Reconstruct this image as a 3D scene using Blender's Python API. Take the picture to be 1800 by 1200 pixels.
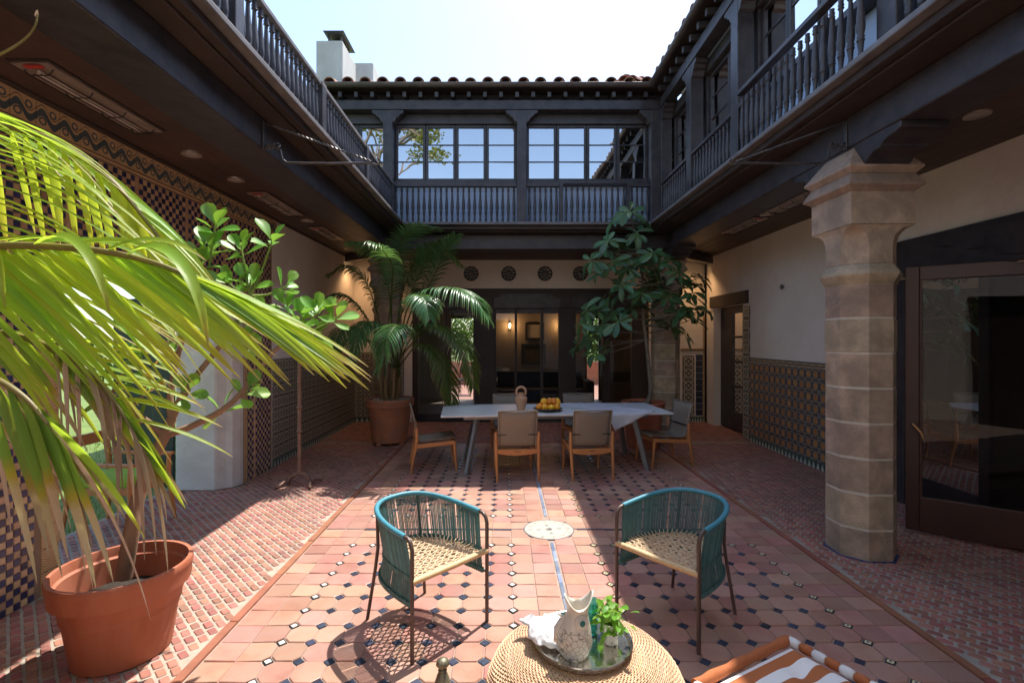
import bpy, bmesh, math, random
from mathutils import Vector, Matrix
V = Vector
PI = math.pi
rad = math.radians
rnd = random.Random(11)
S = bpy.context.scene
C = S.collection
for o in list(bpy.data.objects):
    bpy.data.objects.remove(o)

# ------------------------------------------------------------------ camera, sky, sun, exposure
H = 1.7                                   # eye height
cam = bpy.data.cameras.new('camera')
cam.lens = 17.4
cam.sensor_width = 36
cam.shift_x = 13 / 1800
cam.shift_y = -6 / 1800
cam.clip_start = 0.05
cam.clip_end = 900
co = bpy.data.objects.new('camera', cam)
C.objects.link(co)
co.location = (0, 0, H)
co.rotation_euler = (rad(90), 0, 0)
S.camera = co

SUN = V((0.27, 0.39, 1)).normalized()     # towards the sun
world = bpy.data.worlds.new('World')
S.world = world
world.use_nodes = True
wn = world.node_tree
bg = wn.nodes['Background']
sky = wn.nodes.new('ShaderNodeTexSky')
sky.sky_type = 'NISHITA'
sky.sun_disc = False
sky.sun_elevation = math.asin(SUN.z)
sky.sun_rotation = math.atan2(SUN.x, SUN.y)
sky.air_density = 1.0
sky.dust_density = 1.1
sky.ozone_density = 1.6
wn.links.new(sky.outputs[0], bg.inputs[0])
bg.inputs[1].default_value = 0.15
sl = bpy.data.lights.new('sun', 'SUN')
sl.energy = 3.3
sl.angle = rad(0.53)
sl.color = (1.0, 0.955, 0.88)
so = bpy.data.objects.new('sun', sl)
C.objects.link(so)
so.rotation_euler = SUN.to_track_quat('Z', 'Y').to_euler()
so.location = (3, 5, 12)
vs = S.view_settings
vs.view_transform = 'Standard'
vs.look = 'None'
vs.exposure = 1.38
vs.gamma = 1.0
vs.use_curve_mapping = False
S.render.engine = 'CYCLES'
S.cycles.max_bounces = 10
S.cycles.diffuse_bounces = 5
S.cycles.transparent_max_bounces = 16


def at(px, py, y):
    """world point seen at photograph pixel (px, py), y metres in front"""
    return V(((px - 887) / 870 * y, y, H - (py - 594) / 870 * y))


# ------------------------------------------------------------------ material helpers
class E:
    def __init__(s, t, sock):
        s.t, s.s = t, sock

    def _m(s, op, b=None, c=None):
        n = s.t.nodes.new('ShaderNodeMath')
        n.operation = op
        s.t.links.new(s.s, n.inputs[0])
        for i, q in ((1, b), (2, c)):
            if q is None:
                continue
            if isinstance(q, E):
                s.t.links.new(q.s, n.inputs[i])
            else:
                n.inputs[i].default_value = q
        return E(s.t, n.outputs[0])

    def __add__(s, b): return s._m('ADD', b)
    def __sub__(s, b): return s._m('SUBTRACT', b)
    def __mul__(s, b): return s._m('MULTIPLY', b)
    def __truediv__(s, b): return s._m('DIVIDE', b)
    def lt(s, b): return s._m('LESS_THAN', b)
    def gt(s, b): return s._m('GREATER_THAN', b)
    def mx(s, b): return s._m('MAXIMUM', b)
    def mn(s, b): return s._m('MINIMUM', b)
    def ab(s): return s._m('ABSOLUTE')
    def fr(s): return s._m('FRACT')
    def sq(s): return s._m('SQRT')
    def sin(s): return s._m('SINE')
    def pw(s, b): return s._m('POWER', b)


class Mat:
    def __init__(s, name, rough=.6, metal=0., spec=.5):
        s.m = bpy.data.materials.new(name)
        s.m.use_nodes = True
        s.t = s.m.node_tree
        s.p = s.t.nodes['Principled BSDF']
        s.out = s.t.nodes['Material Output']
        s.p.inputs['Roughness'].default_value = rough
        s.p.inputs['Metallic'].default_value = metal
        s.p.inputs['Specular IOR Level'].default_value = spec

    def n(s, typ, **kw):
        nd = s.t.nodes.new(typ)
        for k, v in kw.items():
            setattr(nd, k, v)
        return nd

    def link(s, a, b):
        s.t.links.new(a.s if isinstance(a, E) else a, b)

    def pos(s):
        return s.n('ShaderNodeNewGeometry').outputs['Position']

    def noise(s, scale, detail=4, rough=.55, vec=None, dist=0.):
        nd = s.n('ShaderNodeTexNoise')
        nd.inputs['Scale'].default_value = scale
        nd.inputs['Detail'].default_value = detail
        nd.inputs['Roughness'].default_value = rough
        nd.inputs['Distortion'].default_value = dist
        s.link(vec or s.pos(), nd.inputs['Vector'])
        return E(s.t, nd.outputs['Fac'])

    def rand(s):
        a = E(s.t, s.n('ShaderNodeObjectInfo').outputs['Random'])
        b = E(s.t, s.n('ShaderNodeNewGeometry').outputs['Random Per Island'])
        return (a + b).fr()

    def uv(s):
        nd = s.n('ShaderNodeUVMap')
        sp = s.n('ShaderNodeSeparateXYZ')
        s.link(nd.outputs[0], sp.inputs[0])
        return E(s.t, sp.outputs[0]), E(s.t, sp.outputs[1]), nd.outputs[0]

    def xyz(s):
        sp = s.n('ShaderNodeSeparateXYZ')
        s.link(s.pos(), sp.inputs[0])
        return [E(s.t, sp.outputs[i]) for i in range(3)]

    def mix(s, f, a, b):
        nd = s.n('ShaderNodeMix', data_type='RGBA')
        for k, q in ((0, f), (6, a), (7, b)):
            if isinstance(q, E):
                s.link(q, nd.inputs[k])
            elif hasattr(q, 'is_linked'):
                s.link(q, nd.inputs[k])
            elif k == 0:
                nd.inputs[0].default_value = q
            else:
                nd.inputs[k].default_value = (*q, 1)
        return nd.outputs[2]

    def ramp(s, f, stops):
        nd = s.n('ShaderNodeValToRGB')
        r = nd.color_ramp
        while len(r.elements) < len(stops):
            r.elements.new(.5)
        for e, (p, c) in zip(r.elements, stops):
            e.position = p
            e.color = (*c, 1)
        s.link(f, nd.inputs[0])
        return nd.outputs[0]

    def color(s, c):
        if isinstance(c, tuple):
            s.p.inputs['Base Color'].default_value = (*c, 1)
        else:
            s.link(c, s.p.inputs['Base Color'])

    def bump(s, h, strength=.3, dist=.01):
        nd = s.n('ShaderNodeBump')
        nd.inputs['Strength'].default_value = strength
        nd.inputs['Distance'].default_value = dist
        s.link(h, nd.inputs['Height'])
        s.link(nd.outputs[0], s.p.inputs['Normal'])

    def translucent(s, colsock, fac=.35):
        tr = s.n('ShaderNodeBsdfTranslucent')
        if isinstance(colsock, tuple):
            tr.inputs[0].default_value = (*colsock, 1)
        else:
            s.link(colsock, tr.inputs[0])
        mx = s.n('ShaderNodeMixShader')
        mx.inputs[0].default_value = fac
        s.link(s.p.outputs[0], mx.inputs[1])
        s.link(tr.outputs[0], mx.inputs[2])
        s.link(mx.outputs[0], s.out.inputs[0])


def plain(name, a, b=None, rough=.6, scale=6, metal=0., spec=.5, bump=0., bscale=60, rnd_amt=0., bdist=.004, stretch=None, detail=5, stain=None, sscale=1.3):
    """two-tone noise material with optional per-piece brightness and fine relief"""
    m = Mat(name, rough, metal, spec)
    vec = None
    if stretch:
        mp = m.n('ShaderNodeMapping')
        mp.inputs['Scale'].default_value = stretch
        m.link(m.pos(), mp.inputs[0])
        vec = mp.outputs[0]
    b = b or tuple(x * .75 for x in a)
    f = m.noise(scale, detail, .6, vec)
    f = ((f - .5) * 2.2 + .5).mx(0).mn(1)
    c = m.mix(f, b, a)
    if stain:                             # broad blotches of wear with soft ragged edges
        g = m.noise(sscale, 6, .68, vec, .4)
        c = m.mix(((g - .5) * 4 + .42).mx(0).mn(.85), c, stain)
    if rnd_amt:
        hs = m.n('ShaderNodeHueSaturation')
        m.link(c, hs.inputs['Color'])
        r = m.rand()
        m.link(r * (2 * rnd_amt) + (1 - rnd_amt), hs.inputs['Value'])
        m.link((r * 7.13).fr() * .03 + .485, hs.inputs['Hue'])
        c = hs.outputs[0]
    m.color(c)
    if bump:
        m.bump(m.noise(bscale, 4, .6, vec), bump, bdist)
    return m.m


def glass(name, tint=(.8, .85, .85), refl=.06, rough=.0):
    """window glass: clear pane with a coat that mirrors part of the light"""
    m = Mat(name)
    tr = m.n('ShaderNodeBsdfTransparent')
    tr.inputs[0].default_value = (*tint, 1)
    gl = m.n('ShaderNodeBsdfGlossy')
    gl.inputs['Roughness'].default_value = rough
    gl.inputs[0].default_value = (.96, .92, .90, 1)
    fr = m.n('ShaderNodeFresnel')
    fr.inputs[0].default_value = 1.5
    f = (E(m.t, fr.outputs[0]) + refl).mn(1)
    wv = m.n('ShaderNodeBump')
    wv.inputs['Strength'].default_value = .08
    wv.inputs['Distance'].default_value = .02
    m.link(m.noise(2.2, 1), wv.inputs['Height'])
    m.link(wv.outputs[0], gl.inputs['Normal'])
    mx = m.n('ShaderNodeMixShader')
    m.link(f, mx.inputs[0])
    m.link(tr.outputs[0], mx.inputs[1])
    m.link(gl.outputs[0], mx.inputs[2])
    m.link(mx.outputs[0], m.out.inputs[0])
    return m.m


def leafmat(name, stops, rough=.42, tr=.35, trcol=(.35, .5, .05), rnd_amt=.2, spec=.45):
    """leaf colour along its length (v of the UV map), streaked across"""
    m = Mat(name, rough, 0, spec)
    u, v, uvv = m.uv()
    r = m.rand()
    c = m.ramp((v + (r - .5) * .12).mx(0).mn(1), stops)
    hs = m.n('ShaderNodeHueSaturation')
    m.link(c, hs.inputs['Color'])
    mp = m.n('ShaderNodeMapping')
    mp.inputs['Scale'].default_value = (26, 1.0, 1)
    m.link(uvv, mp.inputs[0])
    st = m.noise(1.5, 3, .6, mp.outputs[0])
    m.link(((r * (2 * rnd_amt) + (1 - rnd_amt)) * (st * .9 + .55)), hs.inputs['Value'])
    m.link((r * 5.3).fr() * .04 + .48, hs.inputs['Hue'])
    m.color(hs.outputs[0])
    m.bump(st, .25, .002)
    m.translucent(m.mix(.5, hs.outputs[0], trcol), tr)
    return m.m


# ------------------------------------------------------------------ mesh helpers
class MB:
    def __init__(s):
        s.v, s.f, s.mi, s.uv = [], [], [], {}

    def add(s, vs, fs, mi=0, uvs=None):
        k = len(s.v)
        s.v += [tuple(q) for q in vs]
        for i, f in enumerate(fs):
            if uvs is not None:
                s.uv[len(s.f)] = uvs[i]
            s.f.append([j + k for j in f])
            s.mi.append(mi)
        return s

    def box(s, x0, y0, z0, x1, y1, z1, mi=0):
        vs = [(x, y, z) for z in (z0, z1) for y in (y0, y1) for x in (x0, x1)]
        return s.add(vs, [(0, 2, 3, 1), (4, 5, 7, 6), (0, 1, 5, 4), (2, 6, 7, 3), (0, 4, 6, 2), (1, 3, 7, 5)], mi)

    def bar(s, p, q, w, h, up=(0, 0, 1), mi=0, w2=None, h2=None):
        p, q = V(p), V(q)
        d = (q - p).normalized()
        up = V(up)
        if abs(d.dot(up)) > .98:
            up = V((0, 1, 0))
        x = d.cross(up).normalized()
        z = x.cross(d)
        w2, h2 = w2 or w, h2 or h
        vs = []
        for c, a, b in ((p, w, h), (q, w2, h2)):
            vs += [c - x * a / 2 - z * b / 2, c + x * a / 2 - z * b / 2, c + x * a / 2 + z * b / 2, c - x * a / 2 + z * b / 2]
        return s.add(vs, [(3, 2, 1, 0), (4, 5, 6, 7), (0, 1, 5, 4), (1, 2, 6, 5), (2, 3, 7, 6), (3, 0, 4, 7)], mi)

    def extr(s, poly, ax, a0, a1, mi=0):
        """profile (two coordinates) swept along axis ax from a0 to a1"""
        n = len(poly)
        def mk(a, b, t):
            return {'x': (t, a, b), 'y': (a, t, b), 'z': (a, b, t)}[ax]
        vs = [mk(a, b, a0) for a, b in poly] + [mk(a, b, a1) for a, b in poly]
        fs = [list(range(n))[::-1], list(range(n, 2 * n))] + [(i, (i + 1) % n, (i + 1) % n + n, i + n) for i in range(n)]
        return s.add(vs, fs, mi)

    def rings(s, rs, cap=True, mi=0, closed=True, uv=False):
        k = len(rs[0])
        vs = [p for r in rs for p in r]
        fs = []
        for i in range(len(rs) - 1):
            for j in range(k if closed else k - 1):
                a, b = i * k + j, i * k + (j + 1) % k
                fs.append((a, b, b + k, a + k))
        if cap:
            fs.append(list(range(k))[::-1])
            fs.append(list(range((len(rs) - 1) * k, len(rs) * k)))
        return s.add(vs, fs, mi)

    def tube(s, pts, r, n=6, cap=True, mi=0, loop=False):
        pts = [V(p) for p in pts]
        m = len(pts)
        rr = r if isinstance(r, (list, tuple)) else [r] * m
        nrm = None
        out = []
        for i in range(m):
            if loop:
                d = pts[(i + 1) % m] - pts[i - 1]
            else:
                d = pts[min(i + 1, m - 1)] - pts[max(i - 1, 0)]
            d.normalize()
            if nrm is None:
                nrm = d.orthogonal().normalized()
            else:
                nrm = nrm - d * nrm.dot(d)
                if nrm.length < 1e-5:
                    nrm = d.orthogonal()
                nrm.normalize()
            b = d.cross(nrm)
            out.append([pts[i] + (nrm * math.cos(2 * PI * k / n) + b * math.sin(2 * PI * k / n)) * rr[i] for k in range(n)])
        if loop:
            out.append(out[0])
            cap = False
        return s.rings(out, cap, mi)

    def lathe(s, prof, n=24, c=(0, 0, 0), mi=0, cap=True):
        rs = [[(c[0] + r * math.cos(2 * PI * k / n), c[1] + r * math.sin(2 * PI * k / n), c[2] + z) for k in range(n)] for r, z in prof]
        return s.rings(rs, cap, mi)

    def build(s, name, mat, parent=None, smooth=None, bevel=0, loc=None):
        me = bpy.data.meshes.new(name)
        off = V((0, 0, 0))
        q = parent
        while q is not None:
            off += q.location
            q = q.parent
        if loc is not None:
            off += V(loc)
        me.from_pydata([(x - off.x, y - off.y, z - off.z) for x, y, z in s.v], [], s.f)
        for mm in (mat if isinstance(mat, (list, tuple)) else [mat]):
            me.materials.append(mm)
        if any(s.mi):
            me.polygons.foreach_set('material_index', s.mi)
        if s.uv:
            l = me.uv_layers.new(name='UVMap')
            for p in me.polygons:
                u = s.uv.get(p.index)
                if u:
                    for li, c in zip(p.loop_indices, u):
                        l.data[li].uv = c
        if smooth is not None:
            me.shade_smooth()
            me.set_sharp_from_angle(angle=rad(smooth))
        me.update()
        o = bpy.data.objects.new(name, me)
        C.objects.link(o)
        if parent is not None:
            o.parent = parent
        if loc is not None:
            o.location = loc
        if bevel:
            bv = o.modifiers.new('bevel', 'BEVEL')
            bv.width = bevel
            bv.segments = 2
            bv.limit_method = 'ANGLE'
            bv.angle_limit = rad(40)
        return o


def tag(o, label=None, cat=None, group=None, kind=None):
    for k, q in (('label', label), ('category', cat), ('group', group), ('kind', kind)):
        if q:
            o[k] = q
    return o


def thing(name, label, cat, loc=(0, 0, 0), group=None):
    o = bpy.data.objects.new(name, None)
    o.empty_display_size = .1
    C.objects.link(o)
    o.location = loc
    return tag(o, label, cat, group)


def org(p):
    off = V((0, 0, 0))
    while p is not None:
        off += p.location
        p = p.parent
    return off


def inst(name, me, parent, loc, rot=(0, 0, 0), scale=(1, 1, 1)):
    o = bpy.data.objects.new(name, me)
    C.objects.link(o)
    o.parent = parent
    o.location = V(loc) - org(parent)
    o.rotation_euler = rot
    o.scale = scale
    return o


def copy_tree(o, parent=None):
    c = o.copy()
    C.objects.link(c)
    c.parent = parent
    for ch in list(o.children):
        copy_tree(ch, c)
    return c


def mesh_of(mb, name, mat, smooth=None):
    o = mb.build(name, mat, None, smooth)
    me = o.data
    bpy.data.objects.remove(o)
    return me


# ------------------------------------------------------------------ materials
timber = plain('dark_painted_timber', (.040, .034, .038), (.022, .018, .021), rough=.45, scale=3, bump=.5, bscale=22, stain=(.056, .048, .050), sscale=6)
timber_brown = plain('dark_brown_timber', (.055, .036, .028), (.028, .018, .015), rough=.6, scale=2.5, bump=.25, bscale=40)
soffit = plain('stained_soffit_boards', (.095, .052, .037), (.042, .025, .02), rough=.55, scale=1.8, bump=.2, bscale=25)
oxide = plain('oxidised_ledge_paint', (.20, .185, .18), (.10, .09, .09), rough=.6, scale=5, bump=.2)
plaster = plain('cream_plaster', (.87, .80, .71), (.80, .71, .61), rough=.85, scale=1.3, bump=.5, bscale=7, bdist=.015, stain=(.76, .66, .55), sscale=.9)
plaster_white = plain('white_plaster', (.72, .69, .65), (.62, .58, .53), rough=.85, scale=2, bump=.6, bscale=9, bdist=.012, stain=(.52, .48, .42), sscale=1.8)
stucco_out = plain('chimney_stucco', (.62, .60, .56), (.45, .43, .39), rough=.9, scale=2.2, bump=.3, stretch=(1, 1, .35), stain=(.42, .40, .36), sscale=1.6)
panel_sky_tint = plain('sky_tinted_white_panel', (.56, .68, .86), (.48, .60, .80), rough=.6, scale=2)  # white-painted panels; the blue of the sky on them is put into the colour
stone = plain('weathered_sandstone', (.57, .425, .295), (.38, .275, .185), rough=.85, scale=5.5, stain=(.27, .21, .15), sscale=5, bump=.9, bscale=55, rnd_amt=.2, bdist=.008, detail=9)
stone_mortar = plain('pale_lime_joint', (.62, .55, .45), rough=.9)
terracotta_tile = plain('terracotta_floor_tile', (.46, .235, .17), (.34, .145, .105), rough=.45, scale=7, stain=(.38, .225, .175), sscale=2.2, bump=.25, bscale=35, rnd_amt=.2, bdist=.003)
edge_strip = plain('orange_edge_tile', (.36, .125, .075), (.25, .085, .055), rough=.55, scale=8, rnd_amt=.12)
brick_m = plain('paving_brick', (.42, .165, .115), (.27, .095, .066), rough=.7, scale=16, stain=(.30, .145, .105), sscale=1.6, bump=.4, bscale=90, rnd_amt=.25, bdist=.003)
mortar = plain('sandy_mortar', (.42, .36, .285), (.28, .235, .19), rough=.95, scale=9, bump=.5, bscale=120)
grout = plain('floor_grout', (.42, .31, .25), (.26, .18, .145), rough=.95, scale=8, bump=.4, bscale=120)
navy_dot = plain('navy_glaze', (.055, .065, .10), (.028, .032, .055), rough=.25, scale=30, rnd_amt=.35)
white_dot = plain('white_glaze', (.80, .77, .70), (.66, .62, .54), rough=.25, scale=40)
black_dot = plain('black_glaze', (.02, .02, .025), rough=.3)
yellow_dot = plain('yellow_glaze', (.72, .58, .25), (.66, .60, .45), rough=.3, scale=60)
blue_line = plain('blue_glaze_strip', (.13, .17, .31), (.30, .33, .38), rough=.3, scale=9, rnd_amt=.25)
check_blue = plain('cobalt_check_glaze', (.05, .055, .15), (.028, .03, .07), rough=.22, scale=22, rnd_amt=.35, bump=.15, bscale=25)
check_cream = plain('cream_check_glaze', (.62, .43, .25), (.46, .29, .16), rough=.25, scale=14, rnd_amt=.2, bump=.15, bscale=25)
check_bed = plain('tile_setting_bed', (.30, .20, .13), rough=.9)
clay_pot = plain('fired_clay', (.44, .13, .055), (.30, .08, .038), rough=.7, scale=4, bump=.3, bscale=30, stretch=(1, 1, .35), stain=(.41, .14, .075), sscale=5)
clay_old = plain('aged_clay', (.58, .21, .10), (.34, .13, .075), rough=.8, scale=4, stain=(.30, .17, .11), sscale=3, bump=.35, bscale=30)
soil = plain('potting_soil', (.05, .035, .025), (.02, .015, .01), rough=1, scale=30, bump=.8, bscale=60, bdist=.02)
teak = plain('oiled_teak', (.56, .235, .075), (.43, .16, .05), rough=.5, scale=5, stretch=(1, 1, .15), bump=.1)
iron = plain('wrought_iron', (.14, .13, .125), (.08, .07, .065), rough=.45, scale=20, metal=.7)
iron_rust = plain('rusted_iron', (.30, .17, .115), (.17, .095, .065), rough=.7, scale=18, metal=.2, bump=.4)
bark = plain('smooth_bark', (.34, .205, .12), (.20, .115, .07), rough=.85, scale=9, bump=.6, bscale=40, stretch=(1, 1, .4), bdist=.008)
bark_grey = plain('grey_bark', (.22, .18, .13), (.12, .095, .07), rough=.85, scale=12, bump=.6, bscale=50)
steel = plain('brushed_heater_steel', (.62, .53, .46), (.48, .38, .32), rough=.32, scale=5, metal=.7)
black_metal = plain('black_wire', (.02, .02, .02), rough=.4)
red_label = plain('red_sticker', (.55, .05, .04), rough=.5)
glass_sky = glass('upper_window_glass', (.5, .55, .6), .56)
glass_door = glass('door_glass', (.72, .74, .72), .02)
glass_dark = glass('dark_door_glass', (.35, .35, .35), -.018)
redwood = plain('red_stained_frame', (.075, .024, .014), (.035, .012, .008), rough=.4, scale=3, stretch=(1, 1, .2))
roof_clay = plain('barrel_roof_clay', (.42, .20, .13), (.27, .12, .08), rough=.8, scale=6, bump=.4, bscale=30, rnd_amt=.3)
gutter_m = plain('aged_copper_gutter', (.13, .105, .09), (.07, .055, .05), rough=.5, scale=6, metal=.4)
lawn_m = plain('lawn_green', (.16, .22, .04), (.09, .14, .025), rough=.9, scale=3, bump=.6, bscale=30)
bounce_plaster = plain('white_bounce_plaster', (.84, .80, .74), (.78, .73, .66), rough=.85, scale=1.5, bump=.4, bscale=8, bdist=.012)  # pale coat of the added wall that reflects sun into the courtyard


def pattern(name, kind):
    """glazed ornamental tile, drawn in the tile's own UV square"""
    m = Mat(name, .28, 0, .5)
    u, v, uvv = m.uv()
    x, y = (u - .5), (v - .5)
    ax, ay = x.ab(), y.ab()
    r = (x * x + y * y).sq()
    cx, cy = ax * -1 + .5, ay * -1 + .5
    rc = (cx * cx + cy * cy).sq()
    wob = m.noise(9, 3) * .5
    if kind == 'dado':
        c = m.mix(wob, (.66, .58, .44), (.50, .42, .30))
        c = m.mix((r - .44).ab().lt(.055), c, (.035, .03, .055))
        c = m.mix((ax * ay * 9).lt(.10) * r.gt(.34), c, (.33, .21, .12))
        c = m.mix(r.lt(.335), c, (.03, .025, .04))
        c = m.mix(r.lt(.27), c, m.mix(m.rand(), (.46, .17, .045), (.62, .29, .08)))
        c = m.mix(r.lt(.07), c, (.25, .10, .04))
        c = m.mix((rc - .24).ab().lt(.045), c, (.04, .035, .06))
        c = m.mix(rc.lt(.10), c, (.36, .20, .10))
        c = m.mix(cx.mn(cy).lt(.022), c, (.05, .045, .06))
    elif kind == 'floral':
        c = m.mix(wob, (.10, .095, .085), (.17, .15, .12))
        pet = ((ax - ay).ab() * 3).lt(.28)
        c = m.mix(pet, c, (.42, .36, .25))
        c = m.mix((r - .36).ab().lt(.05), c, (.50, .44, .32))
        c = m.mix(r.lt(.2), c, (.09, .10, .12))
        c = m.mix(r.lt(.1), c, (.50, .42, .24))
        c = m.mix(rc.lt(.17), c, (.42, .37, .28))
        c = m.mix(rc.lt(.09), c, (.07, .07, .09))
    elif kind == 'scroll':
        c = m.mix(wob, (.60, .41, .22), (.48, .31, .16))
        sw = (y - (u * 2 * PI).sin() * .22)
        c = m.mix((sw + .09).ab().lt(.15), c, (.075, .10, .115))
        c = m.mix(((x - .22) * (x - .22) + (y - .2) * (y - .2)).sq().lt(.16), c, (.07, .09, .12))
        c = m.mix(((x - .22) * (x - .22) + (y - .2) * (y - .2)).sq().lt(.09), c, (.60, .42, .23))
        c = m.mix(((x + .24) * (x + .24) + (y + .22) * (y + .22)).sq().lt(.17), c, (.08, .11, .12))
        c = m.mix(((x + .24) * (x + .24) + (y + .22) * (y + .22)).sq().lt(.1), c, (.56, .38, .2))
        c = m.mix((sw - .2).ab().lt(.022), c, (.08, .07, .07))
    elif kind == 'vein':
        c = m.mix(wob, (.62, .40, .19), (.50, .30, .13))
        q = ((v * 9 + (u * 6.5).sin() * .9 + m.noise(14, 2) * 1.6).fr() - .5).ab().lt(.1)
        c = m.mix(q, c, (.07, .055, .05))
    elif kind == 'teeth':
        c = m.mix(wob, (.07, .12, .095), (.045, .085, .07))
        c = m.mix((ax * 2.1 + v * .9).lt(.82), c, (.55, .56, .46))
    elif kind == 'plate':
        c = m.mix(wob, (.045, .042, .042), (.075, .07, .066))
        at2 = m.n('ShaderNodeMath', operation='ARCTAN2')
        m.link(y, at2.inputs[0]); m.link(x, at2.inputs[1])
        a = E(m.t, at2.outputs[0])
        p1 = (a * 10).sin().gt(.2) * (r - .39).ab().lt(.05)
        p2 = (a * 8 + .4).sin().gt(.1) * (r - .26).ab().lt(.06)
        p3 = (a * 6).sin().gt(0) * (r - .13).ab().lt(.045)
        c = m.mix(p1.mx(p2).mx(p3), c, (.26, .25, .23))
        c = m.mix((r - .325).ab().lt(.012), c, (.25, .24, .22))
        c = m.mix(r.lt(.05), c, (.28, .26, .24))
    elif kind == 'medallion':
        c = m.mix(wob, (.58, .52, .42), (.44, .39, .31))
        at2 = m.n('ShaderNodeMath', operation='ARCTAN2')
        m.link(y, at2.inputs[0]); m.link(x, at2.inputs[1])
        a = E(m.t, at2.outputs[0])
        tick = (a * 12).sin().gt(.55) * (r - .41).ab().lt(.035) * m.noise(60, 2).gt(.48)
        c = m.mix(tick, c, (.22, .22, .22))
        c = m.mix((a * 4 + 1).sin().gt(.75) * (r - .2).ab().lt(.05), c, (.25, .26, .25))
        c = m.mix((r - .36).ab().lt(.01), c, (.30, .28, .25))
        c = m.mix(r.lt(.07) * m.noise(80, 2).gt(.42), c, (.12, .12, .13))
        c = m.mix(r.gt(.47), c, (.20, .19, .20))
    m.color(c)
    m.bump(m.noise(40, 2), .12, .003)
    return m.m


dado_m = pattern('talavera_star_tile', 'dado')
floral_m = pattern('dark_floral_tile', 'floral')
scroll_m = pattern('scroll_border_tile', 'scroll')
vein_m = pattern('ochre_vein_tile', 'vein')
teeth_m = pattern('green_teeth_tile', 'teeth')
plate_m = pattern('embossed_plate', 'plate')
medal_m = pattern('medallion_inlay', 'medallion')

UVQ = [(0, 0), (1, 0), (1, 1), (0, 1)]


def tile_mesh(name, w, h, t, mat, b=.003):
    """upright tile in local XZ, front face at y=-t, softened edge; UV 0-1 over the face"""
    mb = MB()
    x, z = w / 2, h / 2
    o = [(-x, 0, -z), (x, 0, -z), (x, 0, z), (-x, 0, z)]
    i = [(-x + b, -t, -z + b), (x - b, -t, -z + b), (x - b, -t, z - b), (-x + b, -t, z - b)]
    uvs = [UVQ] + [[UVQ[k], UVQ[(k + 1) % 4], UVQ[(k + 1) % 4], UVQ[k]] for k in range(4)]
    mb.add(o + i, [(4, 5, 6, 7)] + [(k, (k + 1) % 4, (k + 1) % 4 + 4, k + 4) for k in range(4)], 0, uvs)
    return mesh_of(mb, name, mat)


# ================================================================== ground
g = MB().add([(-300, -300, -.06), (300, -300, -.06), (300, 300, -.06), (-300, 300, -.06)], [(0, 1, 2, 3)]).build('ground', lawn_m)
tag(g, kind='structure')

# ------------------------------------------------------------------ courtyard tile floor
P = .1625
CX = .393
XL0, XL1 = .053 - 8 * P, .053            # left octagon field
XR0, XR1 = .733, .733 + 8 * P
KL, KR = -1.62, 2.41
Y_FAR0, Y_FAR1 = 4.74, 4.74 + 18 * P
Y_N1 = 4.07
Y_N0 = 4.07 - 20 * P
floor = tag(MB().box(KL, Y_N0, -.06, KR, 8.05, -.007).build('courtyard_floor', grout), kind='structure')


def tile_poly(x0, y0, x1, y1, clip, c=.036, g_=.0032):
    x0 += g_; y0 += g_; x1 -= g_; y1 -= g_
    cs = [(x0, y0, 1, 1), (x1, y0, -1, 1), (x1, y1, -1, -1), (x0, y1, 1, -1)]
    out = []
    for k, (x, y, sx, sy) in enumerate(cs):
        if clip[k]:
            a, b = (x, y + sy * c), (x + sx * c, y)
            out += [a, b] if k in (0, 2) else [b, a]
        else:
            out.append((x, y))
    return out


def slab(mb, poly, z, t=.012, b=.004, mi=0, tilt=0):
    cx = sum(p[0] for p in poly) / len(poly)
    cy = sum(p[1] for p in poly) / len(poly)
    r0 = max(math.hypot(p[0] - cx, p[1] - cy) for p in poly)
    k = 1 - b / r0
    tx, ty = rnd.uniform(-tilt, tilt), rnd.uniform(-tilt, tilt)
    n = len(poly)
    lo = [(x, y, z - t) for x, y in poly]
    mid = [(x, y, z - b * .7) for x, y in poly]
    top = [(cx + (x - cx) * k, cy + (y - cy) * k, z + (x - cx) * tx + (y - cy) * ty) for x, y in poly]
    fs = [list(range(2 * n, 3 * n))]
    for i in range(n):
        j = (i + 1) % n
        fs += [(i, j, j + n, i + n), (i + n, j + n, j + 2 * n, i + 2 * n)]
    mb.add(lo + mid + top, fs, mi)


tiles = []          # (screen size, polygon)
dots = []           # (x, y, kind)
colsx = []
# columns: border, border, left field, centre strip, right field, border, border
colsx += [(KL + .03, KL + .03 + (XL0 - KL - .03) / 2, 'p'), (KL + .03 + (XL0 - KL - .03) / 2, XL0, 'b')]
colsx += [(XL0 + i * P, XL0 + (i + 1) * P, 'o') for i in range(8)]
cw = (XR0 - XL1 - .05) / 4
colsx += [(XL1 + i * cw, XL1 + (i + 1) * cw, 'c') for i in range(2)]
colsx += [(CX + .025 + i * cw, CX + .025 + (i + 1) * cw, 'c') for i in range(2)]
colsx += [(XR0 + i * P, XR0 + (i + 1) * P, 'o') for i in range(8)]
bw = (KR - .03 - XR1) / 2
colsx += [(XR1, XR1 + bw, 'b'), (XR1 + bw, KR - .03, 'p')]
rowsy = [(Y_N0 + i * P, Y_N0 + (i + 1) * P, 'o') for i in range(20)]
cw2 = (Y_FAR0 - Y_N1 - .03) / 4
YM = (Y_N1 + Y_FAR0) / 2
rowsy += [(Y_N1, Y_N1 + cw2, 'c'), (Y_N1 + cw2, Y_N1 + 2 * cw2, 'c'), (YM + .015, YM + .015 + cw2, 'c'), (YM + .015 + cw2, Y_FAR0, 'c')]
rowsy += [(Y_FAR0 + i * P, Y_FAR0 + (i + 1) * P, 'o') for i in range(18)]
rowsy += [(Y_FAR1, Y_FAR1 + .17, 'c'), (Y_FAR1 + .17, 8.03, 'c')]


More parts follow.
